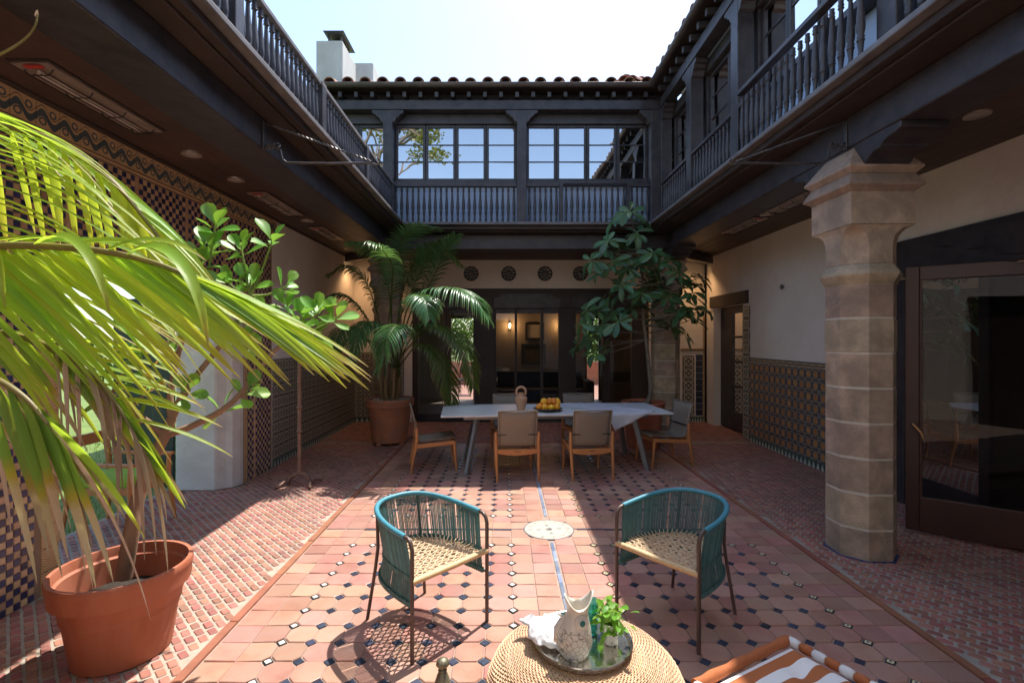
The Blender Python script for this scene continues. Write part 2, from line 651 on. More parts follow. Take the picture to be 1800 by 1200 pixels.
def has_dot(x, y):
    inx = (XL0 - .01 < x < XL1 + .01) or (XR0 - .01 < x < XR1 + .01)
    iny = (Y_N0 - .01 < y < Y_N1 + .01) or (Y_FAR0 - .01 < y < Y_FAR1 + .01)
    return inx and iny


for (y0, y1, ry) in rowsy:
    for (x0, x1, cxk) in colsx:
        mx_, my_ = (x0 + x1) / 2, (y0 + y1) / 2
        if math.hypot(mx_ - CX, my_ - 4.40) < .15:
            continue
        clip = [has_dot(x0, y0), has_dot(x1, y0), has_dot(x1, y1), has_dot(x0, y1)]
        if cxk == 'o' and ry == 'c':
            pass
        tiles.append((my_, abs(mx_), tile_poly(x0, y0, x1, y1, clip)))
for fx0 in (XL0, XR0):
    for i in range(9):
        for f0, nn in ((Y_N0, 21), (Y_FAR0, 19)):
            for j in range(nn):
                x, y = fx0 + i * P, f0 + j * P
                edge = i in (0, 8) or (f0 == Y_N0 and j == nn - 1) or (f0 == Y_FAR0 and j in (0, nn - 1))
                dots.append((y, x, ('y' if fx0 == XR0 else 'w') if edge else 'n'))


def in_view(x, y, m=40):
    if y < .8:
        return False
    px, py = 887 + 870 * x / y, 594 + 870 * H / y
    return -m < px < 1800 + m and py < 1200 + m


tiles.sort(key=lambda t: (not in_view(sum(p[0] for p in t[2]) / len(t[2]), t[0]), t[0]))
rest = MB()
for k, (y, x, poly) in enumerate(tiles):
    z = rnd.uniform(-.0015, .0015)
    if k < 300:
        mb = MB()
        slab(mb, poly, z, tilt=.022)
        mb.build('floor_tile', terracotta_tile, floor)
    else:
        slab(rest, poly, z, tilt=.022)
tag(rest.build('floor_tile', terracotta_tile, floor), 'farther terracotta floor tiles', kind='stuff')


def dot_mesh(kind):
    mb = MB()
    c = .031
    if kind == 'n':
        slab(mb, [(0, -c), (c, 0), (0, c), (-c, 0)], 0, b=.003)
        return mesh_of(mb, 'floor_dot', navy_dot)
    slab(mb, [(0, -c), (c, 0), (0, c), (-c, 0)], -.0005, b=.002, mi=0)
    q = .021
    slab(mb, [(0, -q), (q, 0), (0, q), (-q, 0)], .0015, t=.004, b=.002, mi=1)
    if kind == 'y':
        q = .008
        slab(mb, [(0, -q), (q, 0), (0, q), (-q, 0)], .003, t=.003, b=.001, mi=2)
    return mesh_of(mb, 'floor_dot', [black_dot, white_dot if kind == 'w' else yellow_dot, check_blue])


dm = {k: dot_mesh(k) for k in 'nwy'}
dots.sort(key=lambda t: (not in_view(t[1], t[0], 10), t[0]))
for k, (y, x, kd) in enumerate(dots[:300]):
    inst('floor_dot', dm[kd], floor, (x, y, rnd.uniform(-.001, .001)), (0, 0, rnd.uniform(-.05, .05)))
restd = {k: MB() for k in 'nwy'}
for y, x, kd in dots[300:]:
    c = .031
    slab(restd[kd], [(x, y - c), (x + c, y), (x, y + c), (x - c, y)], 0, b=.003)
    if kd != 'n':
        q = .021
        slab(restd[kd], [(x, y - q), (x + q, y), (x, y + q), (x - q, y)], .0015, t=.004, b=.002, mi=1)
for kd, mm in (('n', [navy_dot]), ('w', [black_dot, white_dot]), ('y', [black_dot, yellow_dot])):
    tag(restd[kd].build('floor_dot', mm, floor), kind='stuff')
# blue strips of the centre cross
y = Y_N0
while y < 8.0:
    L = rnd.uniform(.13, .2)
    if abs(y + L / 2 - 4.40) > .3:
        mb = MB()
        slab(mb, [(CX - .013, y), (CX + .013, y), (CX + .013, y + L - .004), (CX - .013, y + L - .004)], .0005, b=.003)
        mb.build('strip_tile', blue_line, floor)
    y += L
for x0, x1 in ((XL0, CX - .25), (CX + .25, XR1)):
    x = x0
    while x < x1 - .1:
        mb = MB()
        slab(mb, [(x, YM - .012), (x + .16, YM - .012), (x + .16, YM + .012), (x, YM + .012)], .0005, b=.003)
        mb.build('strip_tile', navy_dot, floor)
        x += .164
# medallion
mb = MB()
n = 48
rr = .225
top = [(CX + rr * math.cos(2 * PI * k / n), 4.40 + rr * math.sin(2 * PI * k / n), .003) for k in range(n)]
lo = [(x, y, -.01) for x, y, z in top]
mb.add(top + lo, [list(range(n))] + [(k, k + n, (k + 1) % n + n, (k + 1) % n) for k in range(n)], 0,
       [[(.5 + .5 * math.cos(2 * PI * k / n), .5 + .5 * math.sin(2 * PI * k / n)) for k in range(n)]] + [[(0, 0)] * 4] * n)
tag(mb.build('floor_medallion', medal_m, floor), 'round cream medallion set in the floor')
# orange kerb strips
for X in (KL, KR):
    y = -1.0
    while y < 8.05:
        L = rnd.uniform(.5, .62)
        mb = MB()
        slab(mb, [(X - .028, y), (X + .022, y), (X + .022, y + L - .005), (X - .028, y + L - .005)], .008 + rnd.uniform(-.002, .002), t=.03, b=.005)
        mb.build('edge_tile', edge_strip, floor)
        y += L
x = KL
while x < KR:
    mb = MB()
    slab(mb, [(x, 8.03), (x + .53, 8.03), (x + .53, 8.08), (x, 8.08)], .008, t=.03, b=.005)
    mb.build('edge_tile', edge_strip, floor)
    x += .536

# ------------------------------------------------------------------ brick pavements (45 degree running bond)
bl, bwid = .088, .058
brick_me = []
for q in range(4):
    mb = MB()
    l, w = bl - .013 - rnd.uniform(0, .004), bwid - .013 - rnd.uniform(0, .003)
    j = lambda: rnd.uniform(-.003, .003)
    c = .006
    slab(mb, [(-l / 2 + c, -w / 2 + j() * .5), (l / 2 - c, -w / 2), (l / 2, -w / 2 + c), (l / 2 + j(), w / 2 - c), (l / 2 - c, w / 2), (-l / 2 + c, w / 2 + j() * .5), (-l / 2, w / 2 - c), (-l / 2 + j(), -w / 2 + c)], 0, t=.012, b=.006)
    brick_me.append(mesh_of(mb, 'brick', brick_m))


def pavement(name, x0, y0, x1, y1, keep=None):
    base = tag(MB().box(x0, y0, -.06, x1, y1, -.006).build(name, mortar), kind='structure')
    s2 = math.sqrt(.5)
    pts = []
    cx, cy = (x0 + x1) / 2, (y0 + y1) / 2
    R_ = math.hypot(x1 - x0, y1 - y0) / 2
    for i in range(-int(R_ / bwid) - 1, int(R_ / bwid) + 2):
        for k in range(-int(R_ / bl) - 1, int(R_ / bl) + 2):
            a = (k + (.5 if i % 2 else 0)) * bl + rnd.uniform(-.003, .003)
            b = i * bwid
            x, y = cx + (a + b) * s2, cy + (-a + b) * s2
            if x0 + .03 < x < x1 - .03 and y0 + .03 < y < y1 - .03 and (keep is None or keep(x, y)):
                pts.append((y, x))
    pts.sort(key=lambda t: (not in_view(t[1], t[0], 20), t[0]))
    for y, x in pts[:300]:
        inst('brick', rnd.choice(brick_me), base, (x, y, rnd.uniform(-.002, .002)), (rnd.uniform(-.02, .02), rnd.uniform(-.02, .02), -PI / 4 + rnd.uniform(-.04, .04)))
    mb = MB()
    for y, x in pts[300:]:
        me = rnd.choice(brick_me)
        ca, sa = math.cos(-PI / 4 + rnd.uniform(-.04, .04)), math.sin(-PI / 4)
        z = rnd.uniform(-.002, .002)
        mb.add([(x + ca * q.co.x - sa * q.co.y, y + sa * q.co.x + ca * q.co.y, z + q.co.z) for q in me.vertices], [list(p.vertices) for p in me.polygons])
    tag(mb.build('brick', brick_m, base), kind='stuff')
    return base


WL, WR, WB = -3.05, 4.06, 10.05           # wall faces: left, right, rear
pave_l = pavement('brick_pavement_left', WL - .75, 1.4, KL - .028, 8.05, lambda x, y: x > WL or 3.35 < y < 5.6)
pave_r = pavement('brick_pavement_right', KR + .024, 1.6, WR + .3, 8.05)
pave_b = pavement('brick_pavement_rear', WL, 8.085, WR + .3, WB + .02)
MB().box(WL - .75, -2.8, -.06, WR + .3, .8, -.008).build('paving_behind', grout)['kind'] = 'structure'
MB().box(WL - .75, .8, -.06, KL - .028, 1.4, -.008).build('paving_behind', mortar)['kind'] = 'structure'

# ================================================================== left wall with chequered tiles
OY0, OY1, OZ = 3.39, 5.52, 2.25           # garden opening
lw = thing('tiled_wall', 'left courtyard wall covered in blue and cream chequered tiles above a garden opening', 'wall', (WL, 6, 0))
mb = MB()
mb.box(WL - .6, -2.7, 0, WL - .0035, OY0, 3.40)
mb.box(WL - .6, OY0, OZ, WL - .0035, OY1 + .26, 3.40)
mb.box(WL - .6, OY1 + .26, 0, WL - .0035, 6.49, 3.40)
mb.build('setting_bed', check_bed, lw)
mb = MB().box(WL - .6, 6.49, 0, WL, WB + .3, 3.40)
mb.build('plaster', plaster, lw)
CK = .046
cells = []
ny = int((6.47 - 2.2) / CK)
for i in range(ny):
    for k in range(int(3.07 / CK)):
        y, z = 2.2 + (i + .5) * CK, (k + .5) * CK
        if OY0 - .16 < y < OY1 + .32 and z < OZ + .02:
            continue
        if i % 14 == 13:                    # plain band between the tile blocks
            continue
        cells.append((y, z, (i + k) % 2))


def cell_px(y, z):
    px, py = 887 + 870 * WL / y, 594 - 870 * (z - H) / y
    return px > -15 and -10 < py < 1210 and px < 110 and py > 560


cells.sort(key=lambda t: (not cell_px(t[0], t[1]), t[0]))
cm = [tile_mesh('check_tile', CK - .002, CK - .002, .014, check_cream), tile_mesh('check_tile', CK - .002, CK - .002, .014, check_blue)]
rest = [MB(), MB()]
for q, (y, z, c) in enumerate(cells):
    if q < 300:
        inst('check_tile', cm[c], lw, (WL - .014, y, z), (rnd.uniform(-.02, .02), 0, PI / 2 + rnd.uniform(-.02, .02)))
    else:
        me = cm[c]
        tl = rnd.uniform(-.03, .03)
        rest[c].add([(WL - .014 - v_.co.y * (1 + tl), y + v_.co.x, z + v_.co.z) for v_ in me.vertices], [list(p.vertices) for p in me.polygons])
for c, mm in ((0, check_cream), (1, check_blue)):
    tag(rest[c].build('check_tile', mm, lw), kind='stuff')
bands = MB()
for i in range(ny):
    if i % 14 == 13:
        y = 2.2 + (i + .5) * CK
        if OY0 - .16 < y < OY1 + .32:
            bands.box(WL - .014, y - CK * .45, OZ + .03, WL - .001, y + CK * .45, 3.04)
        else:
            bands.box(WL - .014, y - CK * .45, 0, WL - .001, y + CK * .45, 3.04)
bands.build('plain_band', check_cream, lw)
sm = tile_mesh('border_tile', .168, .168, .016, scroll_m)
y = 2.2
while y < 6.48:
    inst('border_tile', sm, lw, (WL - .014, y + .085, 3.165), (0, 0, PI / 2))
    y += .17
mb = MB().box(WL - .014, 2.2, 3.055, WL + .006, 6.49, 3.077)
mb.build('rope_moulding', check_cream, lw, bevel=.006)
MB().box(WL - .014, -1.5, 3.252, WL + .035, WB, 3.40).build('cornice', timber_brown, lw, bevel=.006)
vm = tile_mesh('jamb_tile', .13, .15, .016, vein_m)
for k in range(15):
    inst('jamb_tile', vm, lw, (WL - .014, OY0 - .07, .075 + k * .151), (0, 0, PI / 2))
    inst('jamb_tile', vm, lw, (WL - .014, OY1 + .31, .075 + k * .151), (0, 0, PI / 2), (.5, 1, 1))
fl = tile_mesh('floral_tile', .163, .163, .012, floral_m)
tt = tile_mesh('base_tile', .09, .1, .014, teeth_m)
for i in range(22):
    for k in range(8):
        inst('floral_tile', fl, lw, (WL, 6.49 + .083 + i * .165, .1 + .083 + k * .165), (0, 0, PI / 2))
for i in range(39):
    inst('base_tile', tt, lw, (WL, 6.54 + i * .091, .052), (0, 0, PI / 2))
# white rounded jamb of the garden opening
poly = [(WL - .62, OY1), (WL - .19, OY1), (WL - .165, OY1 + .012), (WL - .10, OY1 + .075), (WL - .04, OY1 + .10), (WL - .005, OY1 + .20), (WL - .001, OY1 + .27), (WL - .62, OY1 + .27)]
MB().extr(poly, 'z', 0, OZ + .01).build('white_jamb', plaster_white, lw, bevel=.012)
MB().box(WL - .62, OY0 - .1, 0, WL - .016, OY0 + .01, OZ).build('white_jamb', plaster_white, lw)

# plank door standing open in the garden opening
gd = thing('plank_door', 'dark green plank door standing open beyond the white jamb', 'door', (WL - .62, OY1 - .02, 0))
for k in range(6):
    a = k * .135
    MB().box(WL - .66 - a - .13, OY1 + .02 + a * .25, .03, WL - .66 - a, OY1 + .06 + a * .25, 2.15).build(
        'plank', plain('green_plank', (.035, .05, .03), (.02, .03, .02), rough=.6, scale=4, stretch=(4, 4, .4), rnd_amt=.2) if k == 0 else bpy.data.materials['green_plank'], gd, bevel=.004)
MB().bar((WL - .66, OY1 + .01, .4), (WL - 1.46, OY1 + .2, .4), .03, .1).build('ledge_bar', bpy.data.materials['green_plank'], gd)

# ================================================================== wings
def T_left(u, d, z): return (-1.845 + d, u, z)
def T_right(u, d, z): return (2.56 - d, u, z)
def T_back(u, d, z): return (u, 8.15 - d, z)


def tb(mb, T, u0, d0, z0, u1, d1, z1, mi=0):
    a, b = T(u0, d0, z0), T(u1, d1, z1)
    return mb.box(min(a[0], b[0]), min(a[1], b[1]), min(a[2], b[2]), max(a[0], b[0]), max(a[1], b[1]), max(a[2], b[2]), mi)


bal_prof = [(.017, 0), (.019, .015), (.026, .03), (.019, .045), (.022, .06), (.015, .10), (.019, .14), (.021, .165), (.027, .175), (.021, .187), (.026, .2), (.02, .213),
            (.027, .24), (.029, .275), (.026, .33), (.019, .42), (.015, .49), (.014, .52), (.023, .53), (.017, .54), (.022, .555), (.017, .565), (.019, .59)]
bal_me = mesh_of(MB().lathe(bal_prof, 10), 'baluster', timber, 50)


def zapata(mb, T, u, d0, d1, z1, w, h, half=True):
    """carved corbel profile on both sides of u hanging below z1"""
    pts = [(-w, 0), (-w, -.22 * h), (-w * .93, -.30 * h), (-w * .80, -.36 * h), (-w * .72, -.48 * h), (-w * .70, -.58 * h), (-w * .60, -.60 * h), (-w * .52, -.72 * h), (-w * .46, -.9 * h), (-w * .34, -h)]
    poly = pts + [(-a, b) for a, b in pts[::-1]]
    n = len(poly)
    vs = [T(u + a, d0, z1 + b) for a, b in poly] + [T(u + a, d1, z1 + b) for a, b in poly]
    mb.add(vs, [list(range(n))[::-1], list(range(n, 2 * n))] + [(i, (i + 1) % n, (i + 1) % n + n, i + n) for i in range(n)])


def railing(root, T, u0, u1, d=0., sp=.0935, zt=4.19, mat=timber):
    n = max(1, int(round((u1 - u0) / sp)))
    for k in range(n):
        u = u0 + (u1 - u0) * (k + .5) / n
        inst('baluster', bal_me, root, T(u, d, 3.59), (0, 0, rnd.uniform(0, 6)))
    mb = MB()
    tb(mb, T, u0, d - .04, zt, u1, d + .04, zt + .045)
    mb.build('top_rail', mat, root, bevel=.008)
    mb = MB()
    tb(mb, T, u0, d - .028, 3.562, u1, d + .028, 3.592)
    mb.build('bottom_rail', timber, root, bevel=.004)


def ledge(root, T, u0, u1, bd):
    mb = MB(); tb(mb, T, u0, -.42, 3.515, u1, .235, 3.56); mb.build('ledge', oxide, root, bevel=.008)
    mb = MB(); tb(mb, T, u0, bd - .3, 3.45, u1, .165, 3.512); tb(mb, T, u0, bd - .3, 3.425, u1, .10, 3.449)
    mb.build('fascia', timber_brown, root, bevel=.008)
    mb = MB(); tb(mb, T, u0, bd - .36, 3.18, u1, bd, 3.424); mb.build('beam', timber, root, bevel=.012)


def window(root, T, u0, u1, z0, z1, d, rows=3, gm=None):
    st = .042
    mb = MB()
    tb(mb, T, u0, d - .02, z0, u0 + st, d + .02, z1)
    tb(mb, T, u1 - st, d - .02, z0, u1, d + .02, z1)
    tb(mb, T, u0 + st, d - .02, z0, u1 - st, d + .019, z0 + .05)
    tb(mb, T, u0 + st, d - .02, z1 - .05, u1 - st, d + .019, z1)
    w = mb.build('window', timber, root, bevel=.004)
    for k in range(1, rows):
        z = z0 + .05 + (z1 - z0 - .1) * k / rows
        mb = MB(); tb(mb, T, u0 + st, d - .012, z - .009, u1 - st, d + .012, z + .009); mb.build('muntin', timber, w)
    for k in range(rows):
        za = z0 + .05 + (z1 - z0 - .1) * k / rows + .009
        zb = z0 + .05 + (z1 - z0 - .1) * (k + 1) / rows - .009
        tl = rnd.uniform(-.004, .004)
        vs = [T(u0 + st, d + tl, za), T(u1 - st, d - tl, za), T(u1 - st, d - tl + .002, zb), T(u0 + st, d + tl + .002, zb)]
        MB().add(vs, [(0, 1, 2, 3)]).build('pane', gm or glass_sky, w)
    return w


# ---- left: open balcony deck
lb = thing('balcony', 'open left balcony with turned dark balusters over the tiled gallery', 'balcony', (-1.845, 4, 3.18))
ledge(lb, T_left, -2.7, 8.05, -.05)
newels = [.2, 1.78, 3.36, 4.94, 6.52, 8.06]
for a, b in zip(newels, newels[1:]):
    railing(lb, T_left, a + .06, b - .06, mat=oxide)
for a in newels:
    mb = MB(); tb(mb, T_left, a - .055, -.05, 3.562, a + .055, .05, 4.19); mb.build('newel_post', timber, lb, bevel=.006)
    mb = MB(); tb(mb, T_left, a - .06, -.05, 4.19, a + .06, .05, 4.236); mb.build('newel_cap', oxide, lb, bevel=.006)
mb = MB().box(-3.9, -2.7, 3.405, -2.27, 8.05, 3.5)
mb.build('deck', timber_brown, lb)
k = 0
x = WL + .036
while x < -2.27:
    MB().box(x, -2.7, 3.27 + rnd.uniform(0, .002), min(x + .168, -2.256), WB, 3.40).build('ceiling_board', soffit, lb, bevel=.004)
    x += .17
MB().box(-3.9, 8.05, 3.405, -2.27, 10.3, 3.5).build('deck', timber_brown, lb)

# ---- rear wing, upper storey
bw_ = thing('rear_gallery', 'dark timber upper gallery across the rear with a row of folding windows', 'building', (CX, 8.5, 3.18))
ledge(bw_, T_back, -2.2, 2.9, -.10)
posts_b = [-1.92, .283, 2.48]
for u in posts_b:
    mb = MB(); tb(mb, T_back, u - .078, -.13, 3.562, u + .078, .03, 5.44); mb.build('post', timber, bw_, bevel=.008)
    mb = MB(); zapata(mb, T_back, u, -.125, .025, 5.444, .26, .2); mb.build('corbel', timber, bw_, bevel=.005)
railing(bw_, T_back, -1.84, .2, -.03)
railing(bw_, T_back, .366, .9, -.03)
railing(bw_, T_back, .96, 2.0, .03, zt=4.215)
railing(bw_, T_back, 2.06, 2.4, -.03)
for u in (.93, 2.03):
    mb = MB(); tb(mb, T_back, u - .03, -.06, 3.562, u + .03, .04, 4.24); mb.build('newel_post', timber, bw_)
mb = MB(); tb(mb, T_back, -4.6, -.12, 5.445, 2.9, .04, 5.60); mb.build('wall_plate', timber, bw_, bevel=.008)
mb = MB(); tb(mb, T_back, -4.6, -.30, 3.50, 2.9, -.24, 4.26); mb.build('apron_panel', panel_sky_tint, bw_)
mb = MB()
tb(mb, T_back, -4.6, -.30, 4.262, 2.9, -.13, 4.325)
tb(mb, T_back, -4.6, -.30, 5.285, 2.9, -.14, 5.444)
mb.build('window_surround', timber, bw_, bevel=.006)
for a, b, n in ((-1.84, .2, 4), (.366, 2.4, 4), (-3.8, -2.0, 4)):
    w = (b - a) / n
    mb = MB()
    tb(mb, T_back, a - .1, -.28, 4.326, a + .0, -.16, 5.284); tb(mb, T_back, b, -.28, 4.326, b + .08, -.16, 5.284)
    mb.build('window_jamb', timber, bw_)
    for k in range(n):
        window(bw_, T_back, a + k * w + .004, a + (k + 1) * w - .004, 4.328, 5.282, -.2)
for k in range(26):
    u = 2.3 - k * .262
    z0 = 5.62
    mb = MB().bar(T_back(u, -.14, z0 + .055), T_back(u, .115, z0 + .055 - .02), .06, .085)
    mb.build('rafter_tail', timber, bw_, bevel=.006)
mb = MB()
mb.add([T_back(-4.6, .17, 5.735), T_back(2.9, .17, 5.735), T_back(2.9, -.4, 5.80), T_back(-4.6, -.4, 5.80),
        T_back(-4.6, .17, 5.76), T_back(2.9, .17, 5.76), T_back(2.9, -3.8, 6.95), T_back(-4.6, -3.8, 6.95)],
       [(0, 1, 2, 3), (4, 5, 6, 7), (0, 4, 5, 1)])
roof_b = mb.build('roof', timber_brown, bw_)
mb = MB()
tb(mb, T_back, -4.6, -.24, 5.602, 2.9, -.15, 5.80)
mb.build('frieze_board', timber, bw_)
gp = [(.115 * math.cos(PI + PI * k / 10) * .5, .1 * math.sin(PI + PI * k / 10) * .65) for k in range(11)]


def gutter(root, T, u0, u1):
    vs, n = [], len(gp)
    pr = [(.19 + a, 5.79 + b) for a, b in gp] + [(.19 + a * .88, 5.795 + b * .85) for a, b in gp[::-1]]
    m = len(pr)
    vs = [T(u0, d, z) for d, z in pr] + [T(u1, d, z) for d, z in pr]
    MB().add(vs, [list(range(m))[::-1], list(range(m, 2 * m))] + [(i, (i + 1) % m, (i + 1) % m + m, i + m) for i in range(m)]).build('gutter', gutter_m, root, smooth=40)


gutter(bw_, T_back, -3.1, 2.42)


def barrel(L, r0, r1, t=.016, n=10, up=1):
    """clay barrel tile lying along +Y (local), eave end at y=0"""
    mb = MB()
    rs = []
    for y, r in ((0, r0), (L, r1)):
        a = [(r * math.cos(PI * k / n), y, up * r * .85 * math.sin(PI * k / n)) for k in range(n + 1)]
        b = [((r - t) * math.cos(PI * k / n), y, up * (r - t) * .85 * math.sin(PI * k / n)) for k in range(n, -1, -1)]
        rs.append(a + b)
    mb.rings(rs, True)
    return mb


cap_me = mesh_of(barrel(.46, .098, .08), 'roof_tile', roof_clay, 40)
pan_me = mesh_of(barrel(.46, .085, .10, up=-1), 'roof_tile', roof_clay, 40)
slope = math.atan2(1.19, 3.97)
for k in range(19):
    u = 2.28 - k * .283
    for c in range(3 if k < 15 else 6):
        y = 7.955 + c * .40 * math.cos(slope)
        z = 5.775 + c * .40 * math.sin(slope)
        inst('roof_tile', cap_me, roof_b, (u + rnd.uniform(-.012, .012), y + rnd.uniform(-.015, .015), z + .03 + rnd.uniform(0, .008)), (slope + rnd.uniform(-.02, .02), 0, rnd.uniform(-.04, .04)))
        if c < 2:
            inst('roof_tile', pan_me, roof_b, (u + .1415, y + .02, z + .085), (slope, 0, rnd.uniform(-.03, .03)))
# hip stack where the two roofs meet
for c in range(5):
    inst('roof_tile', cap_me, roof_b, (2.05 + c * .2, 8.03 + c * .2, 5.86 + c * .085), (.2, 0, -PI / 4 + rnd.uniform(-.1, .1)), (1.15, 1, 1.15))
for q in range(3):
    inst('roof_tile', cap_me, roof_b, (1.93 + .03 * q, 7.99 + .05 * q, 5.86 + .035 * q), (slope, 0, rnd.uniform(-.1, .1)), (.95, 1, .9))
# inside of the upper room
inner = plain('upper_room_boards', (.42, .44, .46), (.36, .38, .40), rough=.7, scale=2)
mb = MB()
mb.box(-4.6, 10.9, 3.5, 5.6, 11.0, 5.6)
mb.box(-4.6, 8.6, 3.42, 5.6, 11, 3.49)
mb.box(-4.6, 8.36, 5.62, 5.6, 11, 5.68)
mb.box(-4.7, 8.3, 3.42, -4.6, 11, 5.7)
mb.box(5.6, -2, 3.42, 5.7, 11, 5.7)
mb.build('room_lining', inner, bw_)

# ---- right wing, upper storey
rw = thing('side_gallery', 'dark timber upper gallery along the right with tall casements above balusters', 'building', (2.9, 4, 3.18))
ledge(rw, T_right, -2.7, 8.05, -.12)
posts_r = [1.2, 3.3, 5.48, 6.85, 8.12]
for u in posts_r:
    mb = MB(); tb(mb, T_right, u - .085, -.16, 3.562, u + .085, .02, 5.44); mb.build('post', timber, rw, bevel=.008)
    mb = MB(); zapata(mb, T_right, u, -.155, .015, 5.444, .26, .2); mb.build('corbel', timber, rw, bevel=.005)
railing(rw, T_right, 6.94, 8.03, -.02, sp=.1)
railing(rw, T_right, 5.57, 6.76, -.02, sp=.1)
railing(rw, T_right, 5.2, 5.39, -.02, sp=.1)
railing(rw, T_right, 3.39, 5.2, .085, sp=.1, zt=4.235)
railing(rw, T_right, 1.29, 3.21, -.02, sp=.1)
for u in (5.17, 3.95):
    mb = MB(); tb(mb, T_right, u - .03, -.06, 3.562, u + .03, .04, 4.235); mb.build('newel_post', timber, rw)
mb = MB(); tb(mb, T_right, -2, -.14, 5.445, 8.06, .03, 5.60); mb.build('wall_plate', timber, rw, bevel=.008)
mb = MB(); tb(mb, T_right, -2, -.36, 3.50, 8.3, -.31, 4.26); mb.build('apron_panel', panel_sky_tint, rw)
mb = MB()
tb(mb, T_right, -2, -.36, 4.262, 8.3, -.17, 4.325)
tb(mb, T_right, -2, -.36, 5.285, 8.3, -.17, 5.444)
mb.build('window_surround', timber, rw, bevel=.006)
for a, b, n in ((6.94, 8.03, 2), (5.57, 6.76, 2), (3.39, 5.39, 4), (1.29, 3.21, 4)):
    w = (b - a) / n
    mb = MB()
    tb(mb, T_right, a - .1, -.34, 4.326, a, -.2, 5.284); tb(mb, T_right, b, -.34, 4.326, b + .08, -.2, 5.284)
    mb.build('window_jamb', timber, rw)
    for k in range(n):
        window(rw, T_right, a + k * w + .004, a + (k + 1) * w - .004, 4.328, 5.282, -.26)
for k in range(30):
    u = 7.85 - k * .262
    MB().bar(T_right(u, -.14, 5.675), T_right(u, .115, 5.655), .06, .085).build('rafter_tail', timber, rw, bevel=.006)
mb = MB()
mb.add([T_right(-2, .17, 5.735), T_right(8.0, .17, 5.735), T_right(8.4, -.4, 5.80), T_right(-2, -.4, 5.80),
        T_right(-2, .17, 5.76), T_right(8.0, .17, 5.76), T_right(11.9, -3.8, 6.95), T_right(-2, -3.8, 6.95)],
       [(3, 2, 1, 0), (7, 6, 5, 4), (1, 5, 4, 0)])
roof_r = mb.build('roof', timber_brown, rw)
mb = MB(); tb(mb, T_right, -2, -.24, 5.602, 8.06, -.15, 5.80); mb.build('frieze_board', timber, rw)
gutter(rw, T_right, -2, 7.93)
for k in range(30):
    u = 7.65 - k * .283
    for c in range(2):
        inst('roof_tile', cap_me, roof_r, (2.365 + c * .38, u + rnd.uniform(-.015, .015), 5.805 + c * .116), (slope + rnd.uniform(-.03, .03), 0, -PI / 2 + rnd.uniform(-.05, .05)))
mb = MB()
mb.box(3.0, -2, 3.43, 5.6, 8.1, 3.49)
mb.box(2.95, -2, 5.62, 5.6, 8.35, 5.68)
mb.box(2.6, -2.1, 3.42, 5.6, -2, 5.7)
mb.build('room_lining', inner, rw)
x = 3.06
while x < WR:
    MB().box(x, -2.7, 3.29 + rnd.uniform(0, .002), min(x + .168, WR), WB, 3.41).build('ceiling_board', soffit, rw, bevel=.004)
    x += .17
y = 8.63
while y < WB:
    MB().box(-2.25, y, 3.28 + rnd.uniform(0, .002), 3.055, min(y + .168, WB), 3.41).build('ceiling_board', soffit, bw_, bevel=.004)
    y += .17
# corner bracing beams under the rear ceiling
MB().bar((2.7, 8.5, 3.2), (3.95, 9.6, 3.2), .2, .14).build('brace_beam', timber, rw, bevel=.008)
MB().bar((-1.9, 8.5, 3.2), (-2.95, 9.4, 3.2), .2, .14).build('brace_beam', timber, lb, bevel=.008)
mb = MB(); zapata(mb, T_right, 3.98, -.47, -.13, 3.182, .62, .2); mb.build('corbel', timber, rw, bevel=.006)
mb = MB(); zapata(mb, T_right, 8.3, -.46, -.14, 3.182, .5, .16); mb.build('corbel', timber, rw, bevel=.006)

# ---- chimneys
def chimney(label, px0, px1, ptop, y, depth, cap):
    a, b = at(px0, ptop, y), at(px1, ptop, y)
    t = thing('chimney', label, 'chimney', ((a.x + b.x) / 2, y + depth / 2, 6.2))
    MB().box(a.x, y, 6.0, b.x, y + depth, a.z).build('stack', stucco_out, t, bevel=.03)
    if cap:
        cx, cy = (a.x + b.x) / 2 + .05, y + depth / 2
        w = (b.x - a.x) * .34
        mb = MB()
        for sx in (-1, 1):
            for sy in (-1, 1):
                mb.bar((cx + sx * w * .7, cy + sy * depth * .26, a.z), (cx + sx * w * .7, cy + sy * depth * .26, a.z + .22), .03, .03)
        mb.build('cowl_post', iron, t)
        mb = MB()
        z = a.z + .2
        mb.rings([[(cx - w, cy - depth * .36, z + .02), (cx + w * 1.05, cy - depth * .36, z + .02), (cx + w * 1.05, cy + depth * .4, z + .02), (cx - w, cy + depth * .4, z + .02)],
                  [(cx - w * 1.12, cy - depth * .42, z + .05), (cx + w * 1.2, cy - depth * .42, z + .05), (cx + w * 1.2, cy + depth * .46, z + .05), (cx - w * 1.12, cy + depth * .46, z + .05)]])
        mb.build('cowl_cap', iron, t)
        mb = MB()
        mb.box(cx - w * .6, cy - depth * .2, a.z - .02, cx + w * .6, cy + depth * .25, a.z + .16)
        mb.build('flue', plain('flue_clay', (.35, .27, .2), rough=.9), t)


chimney('tall white stucco chimney with a dark metal cowl', 555, 602, 71, 10.4, .95, True)
chimney('low white stucco stack beside the capped chimney', 622, 656, 110, 11.6, .7, False)

# ================================================================== rear ground-floor wall
def bx(px, y=WB):
    return (px - 887) / 870 * y


